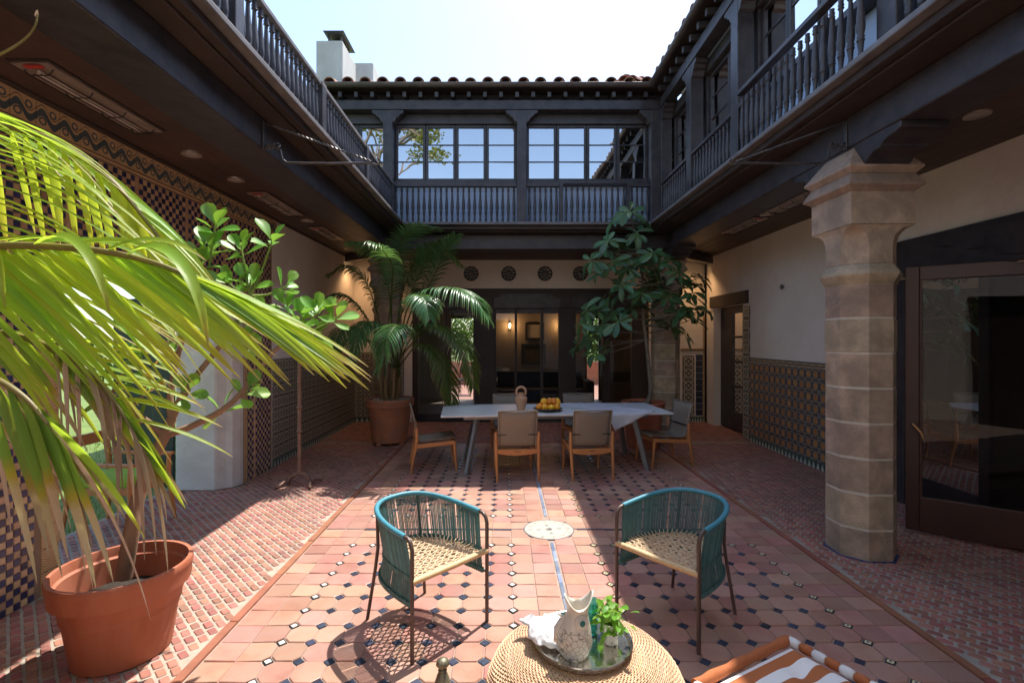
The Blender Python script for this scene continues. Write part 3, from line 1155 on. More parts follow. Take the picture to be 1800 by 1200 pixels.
rwall = thing('rear_wall', 'cream rear wall with dark timber glazed doors under the gallery', 'wall', (CX, WB, 0))
ZH = 2.705
mb = MB()
mb.box(WL, WB, ZH, WR, WB + .25, 3.41)
mb.box(WL, WB, 0, bx(725), WB + .25, ZH)
mb.box(bx(1140), WB, 0, WR, WB + .25, ZH)
mb.build('plaster', plaster, rwall)
mb = MB().box(bx(725) , WB - .03, 2.30, bx(1140), WB + .2, ZH - .002)
mb.build('header', timber_brown, rwall, bevel=.008)
for c0, c1 in ((868, 984), (1006, 1112), (735, 836)):
    a, b = bx(c0), bx(c1)
    pts = [(a, 2.52), (a + .12, 2.52), (a + .17, 2.6), (b - .17, 2.6), (b - .12, 2.52), (b, 2.52), (b, 2.302), (a, 2.302)]
    MB().extr(pts, 'y', WB - .055, WB - .031).build('carved_panel', timber, rwall, bevel=.004)
frm = [(725, 735), (783, 791), (834, 872), (905, 909), (950, 955), (982, 1012), (1060, 1072), (1110, 1140)]
for a, b in frm:
    MB().box(bx(a), WB - .02, 0, bx(b), WB + .1, 2.30).build('door_post', timber_brown, rwall, bevel=.006)
for (a0, a), (b, b0) in zip(frm, frm[1:]):
    pass
gl = [(735, 783), (791, 834), (872, 905), (909, 950), (955, 982), (1012, 1060), (1072, 1110)]
for a, b in gl:
    mb = MB()
    mb.box(bx(a), WB + .02, -.01, bx(b), WB + .06, .16)
    mb.box(bx(a), WB + .02, 2.2, bx(b), WB + .06, 2.298)
    d = mb.build('door_rail', timber, rwall)
    if a != 909:
        MB().add([(bx(a), WB + .04, .16), (bx(b), WB + .04, .16), (bx(b), WB + .04, 2.2), (bx(a), WB + .04, 2.2)], [(0, 1, 2, 3)]).build('pane', glass_door, d)
# tile panels either side
navy_tile = tile_mesh('navy_tile', .14, .12, .012, navy_dot)
fl2 = tile_mesh('floral_tile', .24, .24, .012, floral_m)
for k in range(5):
    inst('floral_tile', fl2, rwall, (bx(1210), WB, .25 + k * .245))
for k in range(10):
    inst('navy_tile', navy_tile, rwall, (bx(1229), WB, .19 + k * .124))
for k in range(11):
    inst('base_tile', tt, rwall, (bx(1194) + .05 + k * .091 * .6, WB, .052), (0, 0, 0), (.6, 1, 1.2))
    inst('border_tile', sm, rwall, (bx(1197) + .02 + k * .055, WB, 1.46), (0, 0, 0), (.32, 1, .4))
    inst('jamb_tile', vm, rwall, (bx(1240), WB, .08 + k * .2), (0, 0, 0), (.8, 1, 1.3))
for i in range(6):
    for k in range(8):
        inst('floral_tile', fl, rwall, (WL + .1 + i * .165, WB, .18 + k * .165))
for i in range(10):
    inst('base_tile', tt, rwall, (WL + .06 + i * .1, WB, .052), (0, 0, 0), (1.1, 1, 1))
MB().box(bx(1246), WB - .12, 0, WR, WB - .001, 3.28).build('corner_pier', plaster_white, rwall, bevel=.01)

# four embossed plates on the plaster band
pm = MB()
n = 40
prof = [(.152, 0), (.150, -.02), (.135, -.028), (.125, -.018), (.07, -.012), (.05, -.03), (.0, -.036)]
rings_ = [[(r * math.cos(2 * PI * k / n), y, r * math.sin(2 * PI * k / n)) for k in range(n)] for r, y in prof[:-1]]
vs = [p for r in rings_ for p in r] + [(0, prof[-1][1], 0)]
fs, uvs = [], []
def puv(p): return (.5 + p[0] / .304, .5 + p[2] / .304)
for i in range(len(rings_) - 1):
    for k in range(n):
        f = (i * n + k, i * n + (k + 1) % n, (i + 1) * n + (k + 1) % n, (i + 1) * n + k)
        fs.append(f); uvs.append([puv(vs[j]) for j in f])
L = len(vs) - 1
for k in range(n):
    f = ((len(rings_) - 1) * n + k, (len(rings_) - 1) * n + (k + 1) % n, L)
    fs.append(f); uvs.append([puv(vs[j]) for j in f])
pm.add(vs, fs, 0, uvs)
pme = mesh_of(pm, 'wall_plate_disc', plate_m, 40)
for px, lab in ((828, 'dark embossed wall plate nearest the potted palm, leftmost of four'), (894, 'dark embossed wall plate second from the potted palm'),
                (958, 'dark embossed wall plate third from the potted palm'), (1020, 'dark embossed wall plate touching the leafy tree, rightmost of four')):
    o = bpy.data.objects.new('decorative_plate', pme)
    C.objects.link(o)
    o.location = at(px, 481, WB - .001)
    tag(o, lab, 'plate', 'plates on the rear wall')

# room behind the rear doors
room_m = plain('taupe_room_paint', (.25, .21, .17), (.21, .175, .14), rough=.8, scale=1)
rm = thing('interior_room', 'dim sitting room seen through the rear glazed doors', 'room', (CX, 12, 0))
mb = MB()
IY = 13.6
ops = [(-1.5, -.82), (2.22, 2.62)]
xs = -4.2
for a, b in ops:
    mb.box(xs, IY, 0, a, IY + .2, 2.9)
    mb.box(a, IY, 2.3, b, IY + .2, 2.9)
    xs = b
mb.box(xs, IY, 0, 5.2, IY + .2, 2.9)
mb.box(-4.3, WB + .26, 0, -4.2, IY + .2, 2.9)
mb.box(5.2, WB + .26, 0, 5.3, IY + .2, 2.9)
mb.box(-4.3, WB + .26, 2.9, 5.3, IY + .2, 3.0)
mb.build('wall_lining', room_m, rm)
MB().box(-4.2, WB + .03, -.06, 5.2, IY + .2, -.004).build('room_floor', plain('polished_room_floor', (.16, .13, .10), (.10, .08, .06), rough=.4, scale=2), rm)
for a, b in ops:
    mb = MB()
    mb.box(a, IY - .02, 0, a + .04, IY + .05, 2.3); mb.box(b - .04, IY - .02, 0, b, IY + .05, 2.3)
    mb.box(a + .04, IY - .02, 2.24, b - .04, IY + .05, 2.3)
    mb.build('door_frame', timber, rm)


def picture(label, px, py, w, h, art):
    c = at(px, py, IY - .01)
    t = thing('picture_frame', label, 'picture', c)
    mb = MB()
    for sx in (-1, 1):
        mb.box(c.x + sx * w / 2 - .03, IY - .035, c.z - h / 2 - .03, c.x + sx * w / 2 + .03, IY - .001, c.z + h / 2 + .03)
        mb.box(c.x - w / 2 + .03, IY - .035, c.z + sx * h / 2 - .03, c.x + w / 2 - .03, IY - .001, c.z + sx * h / 2 + .03)
    mb.build('frame', black_metal, t)
    MB().box(c.x - w / 2, IY - .012, c.z - h / 2, c.x + w / 2, IY - .003, c.z + h / 2).build('picture', art, t)


picture('upper black framed pale picture inside the room', 940, 582, .46, .42, plain('pale_print', (.45, .40, .33), (.36, .31, .25), scale=4))
picture('lower wide black framed picture inside the room', 938, 622, .62, .5, plain('dark_print', (.10, .085, .05), (.04, .035, .025), scale=5))


def sconce(px, py, y, label):
    c = at(px, py, y)
    t = thing('wall_sconce', label, 'lamp', (c.x, y, c.z - .08))
    MB().box(c.x - .03, y + .02, c.z - .1, c.x + .03, y + .05, c.z + .12).build('back_plate', iron, t)
    MB().bar((c.x, y + .03, c.z - .07), (c.x, y - .04, c.z - .07), .02, .02).build('arm', iron, t)
    em = Mat('lit_bulb')
    em.p.inputs['Emission Color'].default_value = (1, .55, .2, 1)
    em.p.inputs['Emission Strength'].default_value = 14
    MB().lathe([(.012, -.06), (.026, -.02), (.03, .02), (.02, .06), (.006, .085)], 12, (c.x, y - .04, c.z)).build('bulb', em.m, t, smooth=60)
    l = bpy.data.lights.new('sconce_light', 'POINT')
    l.energy = 3.5
    l.color = (1, .55, .24)
    l.shadow_soft_size = .04
    lo = bpy.data.objects.new('sconce_light', l)
    C.objects.link(lo)
    lo.parent = t
    lo.location = V((0, -.1, .09))


sconce(896, 573, IY - .06, 'glowing brass wall sconce inside the room, left of the pictures')
sconce(984, 572, IY - .06, 'glowing wall sconce inside the room, right of the pictures')
sofa_m = plain('slate_upholstery', (.045, .052, .07), (.03, .035, .05), rough=.9, scale=8, bump=.3)
sf = thing('sofa', 'long slate sofa inside the room behind the dining table', 'sofa', (.6, 12.6, 0))
MB().box(-.5, 12.2, .12, 2.0, 13.0, .44).build('seat', sofa_m, sf, bevel=.05)
MB().box(-.5, 12.75, .44, 2.0, 13.02, .86).build('backrest', sofa_m, sf, bevel=.06)
for x in (-.72, 2.0):
    MB().box(x, 12.2, .1, x + .22, 13.02, .64).build('armrest', sofa_m, sf, bevel=.05)
for x in (-.65, 2.1):
    for y in (12.3, 12.9):
        MB().lathe([(.03, 0), (.035, .12)], 10, (x, y, 0)).build('leg', timber, sf)
tbn = thing('side_cabinet', 'dark sideboard against the room doors, beside the tree', 'cabinet', (2.9, 12.4, 0))
MB().box(2.45, 12.2, .82, 3.35, 12.6, .88).build('top', timber_brown, tbn, bevel=.008)
MB().box(2.5, 12.23, .62, 3.3, 12.57, .819).build('drawer', timber_brown, tbn)
for x in (2.52, 3.22):
    for y in (12.25, 12.5):
        MB().bar((x + .03, y + .03, 0), (x + .03, y + .03, .62), .06, .06).build('leg', timber_brown, tbn)
# sunny patio beyond the room
tag(MB().box(-7, IY + .2, -.06, 8, 19.5, -.02).build('rear_patio', terracotta_tile), kind='structure')
gw = thing('patio_wall', 'low pale wall closing the sunny patio beyond the room', 'wall', (0, 18.6, 0))
MB().box(-7, 18.4, -.05, 8, 18.7, .75).build('wall', clay_old, gw)
MB().box(-7, 18.36, .751, 8, 18.74, .82).build('coping', clay_old, gw)
pc = thing('patio_chair', 'thin black metal chair on the sunny patio beyond the room', 'chair', (-1.15, 15.0, 0))
for dx in (-.22, .22):
    for dy, hz in ((-.2, .44), (.2, .85)):
        MB().tube([(-1.15 + dx, 15 + dy, 0), (-1.15 + dx, 15 + dy, hz)], .014, 6).build('leg', black_metal, pc)
MB().box(-1.4, 14.77, .43, -.9, 15.23, .455).build('seat', black_metal, pc)
MB().box(-1.37, 15.19, .6, -.93, 15.21, .84).build('backrest', black_metal, pc)

# ================================================================== unseen wall added behind the camera to bounce sunlight into the shade
fw = thing('bounce_wall', 'added cream wall behind the camera bouncing sunlight into the shade, mirrored in the door glass', 'wall', (CX, -2.7, 0))
mb = MB()
FH = 7.4
mb.box(WL - 1.6, -3.0, 0, -.5, -2.7, FH); mb.box(1.3, -3.0, 0, WR + 1.6, -2.7, FH); mb.box(-.5, -3.0, 2.5, 1.3, -2.7, FH)
mb.build('plaster', bounce_plaster, fw)
MB().box(-.5, -2.92, 0, 1.3, -2.86, 2.5).build('door', timber_brown, fw)
MB().box(WL - 1.6, -3.05, FH + .001, WR + 1.6, -2.6, FH + .12).build('coping', clay_old, fw, bevel=.01)

# ================================================================== right ground-floor wall
DY0, DY1 = 1.7, 5.2
EY0, EY1 = 8.43, 9.62
sw = thing('side_wall', 'cream right wall with a patterned tile dado and two dark doorways', 'wall', (WR, 6, 0))
mb = MB()
X1 = WR + .3
mb.box(WR, -2.7, 0, X1, DY0, 3.42)
mb.box(WR, DY0, 2.3, X1, DY1, 3.42)
mb.box(WR, DY1, 0, X1, EY0, 3.42)
mb.box(WR, EY0, 2.28, X1, EY1, 3.42)
mb.box(WR, EY1, 0, X1, WB, 3.42)
mb.build('plaster', plaster, sw)
MB().box(WR - .05, DY0 - .3, 2.31, WR + .25, DY1 + .25, 2.68).build('lintel', timber, sw, bevel=.01)
mb = MB(); zapata(mb, lambda u, d, z: (WR - d, u, z), 3.45, .035, .075, 2.62, 1.2, .26); mb.build('carved_panel', timber, sw)
MB().box(WR - .04, EY0 - .2, 2.285, WR + .25, EY1 + .1, 2.5).build('lintel', timber_brown, sw, bevel=.01)
dtile = tile_mesh('dado_tile', .148, .148, .012, dado_m)
nrow, ncol = 8, 19
for i in range(ncol):
    for k in range(nrow):
        inst('dado_tile', dtile, sw, (WR, EY0 - .26 - .075 - i * .15, .1 + .075 + k * .15), (rnd.uniform(-.01, .01), 0, -PI / 2 + rnd.uniform(-.01, .01)))
for i in range(32):
    inst('base_tile', tt, sw, (WR, EY0 - .31 - i * .091, .052), (0, 0, -PI / 2))
for i in range(17):
    inst('border_tile', sm, sw, (WR, EY0 - .35 - i * .17, 1.335), (0, 0, -PI / 2), (1, 1, .35))
MB().box(WR - .02, DY1, 1.366, WR - .001, EY0 - .26, 1.38).build('dado_cap', navy_dot, sw, bevel=.004)
fj = tile_mesh('jamb_tile', .24, .2, .014, floral_m)
for k in range(11):
    inst('jamb_tile', fj, sw, (WR, EY0 - .128, .105 + k * .203), (0, 0, -PI / 2))
# dark rooms behind the two doorways
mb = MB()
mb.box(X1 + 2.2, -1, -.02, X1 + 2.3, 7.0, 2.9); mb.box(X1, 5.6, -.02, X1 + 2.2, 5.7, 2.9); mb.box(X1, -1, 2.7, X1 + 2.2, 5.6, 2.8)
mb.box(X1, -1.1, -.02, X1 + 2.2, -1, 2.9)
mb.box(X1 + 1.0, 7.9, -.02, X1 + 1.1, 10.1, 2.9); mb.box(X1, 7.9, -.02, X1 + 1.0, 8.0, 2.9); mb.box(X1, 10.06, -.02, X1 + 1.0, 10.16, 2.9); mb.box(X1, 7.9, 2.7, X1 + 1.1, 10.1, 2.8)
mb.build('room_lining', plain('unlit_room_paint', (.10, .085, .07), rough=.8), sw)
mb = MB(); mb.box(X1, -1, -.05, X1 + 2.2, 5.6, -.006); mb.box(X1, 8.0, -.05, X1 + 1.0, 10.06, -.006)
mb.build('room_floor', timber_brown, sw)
# far door leaf
fd = thing('panelled_door', 'dark glazed door in the far right doorway with stacked panes', 'door', (WR + .16, 9.0, 0))
mb = MB()
mb.box(WR + .14, EY0, .02, WR + .19, EY0 + .09, 2.28); mb.box(WR + .14, EY1 - .5, .02, WR + .19, EY1, 2.28)
mb.box(WR + .14, EY0 + .09, .02, WR + .19, EY1 - .5, .35); mb.box(WR + .14, EY0 + .09, 2.15, WR + .19, EY1 - .5, 2.28)
for z in (.82, 1.27, 1.72):
    mb.box(WR + .145, EY0 + .09, z - .02, WR + .185, EY1 - .5, z + .02)
mb.build('frame', timber, fd, bevel=.004)
for z0, z1 in ((.35, .8), (.84, 1.25), (1.29, 1.7), (1.74, 2.15)):
    MB().add([(WR + .165, EY0 + .09, z0), (WR + .165, EY1 - .5, z0), (WR + .165, EY1 - .5, z1), (WR + .165, EY0 + .09, z1)], [(0, 1, 2, 3)]).build('pane', glass_door, fd)

# big open glazed door leaf
A, B = V((3.53, 4.36, 0)), V((4.28, 3.78, 0))
od = thing('glazed_door', 'tall red-brown glazed door standing open beside the stone column', 'door', A)
dv = (B - A).normalized()
W_ = (B - A).length
up = V((0, 0, 1))


def dbar(p, q, z0, z1, th, name, mat):
    a, b = A + dv * p, A + dv * q
    nrm = V((-dv.y, dv.x, 0)) * th / 2
    vs = [a - nrm + up * z0, b - nrm + up * z0, b + nrm + up * z0, a + nrm + up * z0, a - nrm + up * z1, b - nrm + up * z1, b + nrm + up * z1, a + nrm + up * z1]
    return MB().add(vs, [(3, 2, 1, 0), (4, 5, 6, 7), (0, 1, 5, 4), (1, 2, 6, 5), (2, 3, 7, 6), (3, 0, 4, 7)]).build(name, mat, od, bevel=.006)


dbar(0, .095, .03, 2.32, .05, 'stile', redwood)
dbar(W_ - .1, W_, .03, 2.32, .05, 'stile', redwood)
dbar(.095, W_ - .1, .03, .33, .05, 'bottom_rail', redwood)
dbar(.095, W_ - .1, 2.2, 2.32, .05, 'top_rail', redwood)
dbar(.095, .115, .33, 2.2, .06, 'bead', redwood); dbar(W_ - .12, W_ - .1, .33, 2.2, .06, 'bead', redwood)
a, b = A + dv * .115, A + dv * (W_ - .12)
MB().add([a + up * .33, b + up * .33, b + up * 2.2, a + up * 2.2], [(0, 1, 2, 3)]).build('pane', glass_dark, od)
nv = V((dv.y, -dv.x, 0))
hp = A + dv * .05 + nv * .03 + up * .96
MB().tube([hp, hp + nv * .05, hp + nv * .06 + dv * .05 - up * .06, hp + nv * .06 + dv * .07 - up * .12], .011, 8).build('handle', plain('brass', (.55, .33, .16), rough=.35, metal=.9), od, smooth=60)
# door casing
dc = thing('door_casing', 'dark fixed door frame behind the stone column', 'door frame', (WR + .1, 5.1, 0))
MB().box(WR + .04, DY1 - .12, 0, WR + .22, DY1, 2.3).build('jamb', timber, dc, bevel=.006)
MB().box(WR + .10, DY1 - .85, .02, WR + .15, DY1 - .125, .3).build('bottom_rail', timber, dc)
MB().box(WR + .10, DY1 - .95, .02, WR + .15, DY1 - .855, 2.29).build('stile', timber, dc)
MB().add([(WR + .125, DY1 - .855, .3), (WR + .125, DY1 - .125, .3), (WR + .125, DY1 - .125, 2.29), (WR + .125, DY1 - .855, 2.29)], [(0, 1, 2, 3)]).build('pane', glass_dark, dc)
# little wall hook
hk = at(1377, 504, 7.2)
o = MB()
o.tube([(WR, 7.2, hk.z), (WR - .03, 7.2, hk.z)], .009, 6)
o.tube([(WR - .03, 7.2 + .028 * math.cos(t), hk.z + .028 * math.sin(t)) for t in [k * PI / 8 for k in range(16)]], .007, 6, loop=True)
tag(o.build('wall_hook', iron, smooth=60), 'small iron ring hook on the blank right wall', 'hook')

# ================================================================== stone columns
def oct_ring(cx, cy, half, ch, z):
    h, c = half, ch
    p = [(-h + c, -h), (h - c, -h), (h, -h + c), (h, h - c), (h - c, h), (-h + c, h), (-h, h - c), (-h, -h + c)]
    return [(cx + a, cy + b, z) for a, b in p]


def column(cx, cy, label, course=.27):
    t = thing('stone_column', label, 'column', (cx, cy, 0))
    OC = .130
    z = 0
    tops = [.235] + [.235 + course * k for k in range(1, 8)]
    MB().rings([oct_ring(cx, cy, .218, OC * .98, .001), oct_ring(cx, cy, .218, OC * .98, 2.14)]).build('mortar_core', stone_mortar, t)
    MB().rings([oct_ring(cx, cy, .234, OC, -.004), oct_ring(cx, cy, .234, OC, .004)]).build('base_band', plain('blue_base_glaze', (.05, .07, .18), rough=.4), t)
    for k, zt in enumerate(tops):
        zb = tops[k - 1] + .006 if k else .004
        zt2 = min(zt, 2.12) - .006
        b = .006
        jt = rnd.uniform(-.002, .003)
        MB().rings([oct_ring(cx, cy, .222 - b, OC, zb), oct_ring(cx, cy, .222 + jt, OC, zb + b), oct_ring(cx, cy, .222 + jt, OC, zt2 - b), oct_ring(cx, cy, .222 - b, OC, zt2)]).build('stone_block', stone, t)
    rs = [oct_ring(cx, cy, .222, OC, 2.115), oct_ring(cx, cy, .256, OC * 1.1, 2.185), oct_ring(cx, cy, .256, OC * 1.1, 2.20), oct_ring(cx, cy, .22, OC, 2.27)]
    MB().rings(rs).build('collar', stone, t)
    rs = [oct_ring(cx, cy, .22, OC, 2.272)]
    for k in range(9):
        s = k / 8
        rs.append(oct_ring(cx, cy, .22 + .022 * max(0, (s - .55) / .45) ** 2, max(.002, OC * math.sqrt(max(0, 1 - s * s))), 2.40 + .16 * s))
    MB().rings(rs).build('capital_neck', stone, t)
    MB().rings([oct_ring(cx, cy, .242, .002, 2.564), oct_ring(cx, cy, .242, .002, 2.81)]).build('capital_block', stone, t)
    rs = [oct_ring(cx, cy, .242, .002, 2.812), oct_ring(cx, cy, .288, .002, 2.85), oct_ring(cx, cy, .288, .002, 2.862), oct_ring(cx, cy, .245, .002, 2.945)]
    MB().rings(rs).build('lower_moulding', stone, t)
    rs = [oct_ring(cx, cy, .245, .002, 2.947), oct_ring(cx, cy, .282, .002, 2.985), oct_ring(cx, cy, .282, .002, 2.998), oct_ring(cx, cy, .16, .002, 3.178)]
    MB().rings(rs).build('upper_moulding', stone, t)


column(2.86, 3.98, 'big faceted sandstone column in the right foreground by the open door')
column(2.80, 8.62, 'far sandstone column behind the potted broad-leaved tree')
column(-2.04, 8.66, 'sandstone column hidden behind the potted palm at the back')

# ================================================================== ceiling fixtures
def heater(x, y0, y1, zc, label, wires=True):
    t = thing('patio_heater', label, 'heater', (x, (y0 + y1) / 2, zc))
    w = .105
    MB().box(x - w - .015, y0 - .015, zc - .006, x + w + .015, y1 + .015, zc + .02).build('rim', timber_brown, t)
    prof = [(x - w, zc - .007), (x - w, zc - .016), (x - w + .03, zc - .017), (x - .035, zc - .012), (x - .02, zc - .010), (x + .02, zc - .010), (x + .035, zc - .012), (x + w - .03, zc - .017), (x + w, zc - .016), (x + w, zc - .007)]
    MB().extr(prof, 'y', y0, y1).build('reflector', steel, t)
    MB().tube([(x, y0 + .06, zc - .035), (x, y1 - .12, zc - .035)], .013, 8).build('element', plain('quartz_tube', (.75, .66, .58), rough=.2), t, smooth=60)
    mb = MB()
    for dx in (-.06, -.02, .02, .06):
        mb.tube([(x + dx, y0 + .05, zc - .05), (x + dx, y1 - .05, zc - .05)], .003, 4)
    for k in range(4):
        yy = y0 + .06 + (y1 - y0 - .12) * k / 3
        mb.tube([(x - .085, yy, zc - .018), (x - .06, yy, zc - .052), (x + .06, yy, zc - .052), (x + .085, yy, zc - .018)], .0035, 4)
    mb.build('wire_guard', black_metal, t)
    MB().box(x - .05, y0 + .012, zc - .022, x + .05, y0 + .045, zc - .0175).build('sticker', red_label, t)


heater(-2.69, 2.80, 3.74, 3.268, 'nearest long steel heater in the left ceiling with a red sticker')
heater(-2.66, 5.30, 6.28, 3.268, 'middle long steel heater in the left ceiling')
heater(-2.66, 6.97, 7.85, 3.268, 'farthest steel heater in the left ceiling above the palm')
heater(3.36, 5.35, 6.2, 3.288, 'nearer steel heater in the right ceiling behind the column')
heater(3.36, 6.5, 7.45, 3.288, 'farther steel heater in the right ceiling')
off_lens = plain('unlit_lens', (.45, .40, .36), rough=.3)


def downlight(x, y, zc, label, lit=False, power=13):
    t = thing('downlight', label, 'light', (x, y, zc))
    MB().lathe([(.05, zc + .005), (.05, zc - .004), (.078, zc - .010), (.08, zc + .004)], 24, (x, y, 0), cap=False).build('trim_ring', steel, t, smooth=50)
    m = off_lens
    if lit:
        e = Mat('lit_lens')
        e.p.inputs['Emission Color'].default_value = (1, .72, .4, 1)
        e.p.inputs['Emission Strength'].default_value = 12
        m = e.m
    MB().lathe([(.049, zc - .002), (.02, zc - .004)], 20, (x, y, 0)).build('lens', m, t)
    if lit:
        l = bpy.data.lights.new('downlight_lamp', 'SPOT')
        l.energy = power
        l.color = (1, .58, .28)
        l.spot_size = rad(140)
        l.spot_blend = 1
        l.shadow_soft_size = .04
        lo = bpy.data.objects.new('downlight_lamp', l)
        C.objects.link(lo)
        lo.parent = t
        lo.location = (0, 0, -.03)


downlight(-2.67, 4.22, 3.268, 'round downlight in the left ceiling past the nearest heater')
downlight(-2.66, 4.9, 3.268, 'round downlight in the left ceiling just before the middle heater')
downlight(-2.64, 6.62, 3.268, 'small round downlight between the middle and farthest left heaters')
downlight(3.36, 3.52, 3.288, 'large round downlight in the right ceiling above the open door')
downlight(3.36, 6.35, 3.288, 'round downlight between the two right heaters')
downlight(3.62, 9.55, 3.288, 'lit warm downlight in the far right corner of the ceiling', True)
downlight(-2.75, 9.5, 3.268, 'lit warm downlight in the far left corner behind the palm', True)


def swing_arm(x, s, label):
    y = 3.88
    t = thing('iron_bracket', label, 'bracket', (x, y, 3.2))
    MB().box(min(x, x + s * .012), y - .018, 3.17, max(x, x + s * .012), y + .018, 3.40).build('mounting_plate', iron, t, bevel=.004)
    mb = MB()
    x0 = x + s * .02
    mb.tube([(x0, y, 3.20), (x0 + s * .07, y, 3.21), (x0 + s * .115, y, 3.17), (x0 + s * .13, y, 3.10), (x0 + s * .17, y, 3.07), (x0 + s * .5, y, 3.066), (x0 + s * .82, y, 3.07), (x0 + s * .87, y, 3.055), (x0 + s * .9, y, 3.075), (x0 + s * .885, y, 3.105)], .0095, 8)
    for k in range(3):
        c = V((x0 + s * (.0 + .045 * k), y, 3.205 - .012 * (k % 2)))
        mb.tube([c + V((.022 * math.cos(a), .014 * math.sin(2 * a), .022 * math.sin(a))) for a in [j * PI / 5 for j in range(10)]], .007, 5, loop=True)
    mb.build('arm', iron, t, smooth=60)
    p, q = V((x0, y, 3.385)), V((x0 + s * .84, y, 3.08))
    mb = MB()
    d = q - p
    side = V((0, 1, 0))
    nn = d.normalized().cross(side)
    for ph in (0, PI):
        mb.tube([p + d * (k / 90) + (side * math.cos(k * .9 + ph) + nn * math.sin(k * .9 + ph)) * .005 for k in range(91)], .0055, 5)
    mb.build('twisted_stay', iron, t, smooth=60)


swing_arm(-1.893, 1, 'wrought iron swing bracket projecting from the left balcony beam')
swing_arm(2.678, -1, 'wrought iron swing bracket projecting from the right gallery beam')

# chandelier seen through the rear upper windows
c = at(838, 262, 9.3)
ch = thing('chandelier', 'iron chandelier glimpsed through the rear upper windows', 'chandelier', (c.x, c.y, c.z - .25))
MB().tube([c + V((0, 0, .35)), c + V((0, 0, .2))], .008, 6).build('rod', iron, ch)
MB().lathe([(.01, .2), (.03, .15), (.012, .1), (.05, .0), (.055, -.1), (.02, -.16), (.03, -.2), (.0, -.24)], 12, c).build('stem', iron, ch, smooth=60)
for k in range(6):
    a = k * PI / 3
    u = V((math.cos(a), math.sin(a), 0))
    MB().tube([c + V((0, 0, -.05)), c + u * .1 + V((0, 0, -.17)), c + u * .2 + V((0, 0, -.18)), c + u * .26 + V((0, 0, -.08)), c + u * .27 + V((0, 0, .0))], .009, 6).build('arm', iron, ch, smooth=60)

# ================================================================== dining table
TC = V((.645, 6.71, 0))
TA = rad(4.9)
table_grey = plain('pale_grey_table_top', (.66, .66, .66), (.58, .58, .58), rough=.4, scale=3, bump=.05)
table_steel = plain('grey_metal_leg', (.26, .26, .26), (.2, .2, .2), rough=.4, scale=5, metal=.5)
tb_ = thing('dining_table', 'long pale grey dining table on splayed metal legs under the rear gallery', 'table', (0, 0, 0))
MB().box(-1.48, -.515, .722, 1.48, .515, .745).build('table_top', table_grey, tb_, bevel=.006)
MB().box(-1.2, -.36, .665, 1.2, .36, .7215).build('apron', table_steel, tb_, bevel=.006)
for sx in (-1, 1):
    for sy in (-1, 1):
        MB().bar((sx * 1.16, sy * .44, 0), (sx * 1.02, sy * .30, .70), .045, .06).build('leg', table_steel, tb_, bevel=.004)
tb_.location = TC
tb_.rotation_euler = (0, 0, TA)


def table_pt(u, v, z=.745):
    return TC + V((u * math.cos(TA) - v * math.sin(TA), u * math.sin(TA) + v * math.cos(TA), z))


# cloth with a corner hanging over the near edge
linen = plain('washed_linen', (.60, .60, .63), (.52, .51, .53), rough=.9, scale=12, bump=.5, bscale=300, bdist=.001)
mb = MB()
tip = V((.71, -.745))
e1 = V((math.cos(rad(27)), math.sin(rad(27))))
e2 = V((-e1.y, e1.x))
n1, n2 = 34, 64
L1, L2 = .62, 1.3
vs = []
for j in range(n2 + 1):
    for i in range(n1 + 1):
        p = tip + e1 * (L1 * i / n1) + e2 * (L2 * j / n2)
        u, v = p.x, p.y
        z = .7485 + .0015 * math.sin(u * 40 + v * 13) + .0015 * math.sin(v * 31 - u * 17)
        if j > n2 - 3 or i > n1 - 3:
            z += .006 * abs(math.sin(i * 1.3 + j * .9))
        if u > .95:
            z += .018 * max(0, math.sin((u + v * .6) * 42)) * min(1, (u - .95) * 6)
        e = -.517 - v
        if e > 0:
            b = min(1, e / .02)
            z = .7485 - e * .96 - .0
            v = -.519 - .008 * b - .012 * math.sin(u * 22) * min(1, e / .15)
        v2 = v - .515
        if v2 > 0:
            z = .7485 - v2 * .95
            v = .521
        w = table_pt(u, v, 0)
        vs.append((w.x, w.y, z))
mb.add(vs, [(j * (n1 + 1) + i, j * (n1 + 1) + i + 1, (j + 1) * (n1 + 1) + i + 1, (j + 1) * (n1 + 1) + i) for j in range(n2) for i in range(n1)])
cl = mb.build('tablecloth', linen, smooth=60)
sol = cl.modifiers.new('thickness', 'SOLIDIFY')
sol.thickness = .002
sol.offset = 1
tag(cl, 'pale linen cloth on the dining table with one corner hanging over the near edge', 'tablecloth')

# clay jug with a ring handle
jp = table_pt(-.40, .0)
jp = V((at(916, 718, 6.55).x, 6.55, .745))
jug_m = plain('buff_clay', (.56, .32, .19), (.46, .25, .14), rough=.75, scale=6, bump=.15)
jg = thing('clay_jug', 'buff clay jug with a ring handle on the dining table', 'jug', jp)
MB().lathe([(.048, 0), (.05, .01), (.062, .06), (.078, .13), (.082, .16), (.07, .18), (.045, .19), (.038, .205), (.036, .225), (.04, .235), (.03, .235), (.028, .2)], 28, jp).build('body', jug_m, jg, smooth=50)
MB().tube([jp + V((.062 * math.cos(t), 0, .245 + .065 * math.sin(t))) for t in [rad(-42 + 264 * k / 16) for k in range(17)]], .016, 10).build('ring_handle', jug_m, jg, smooth=60)
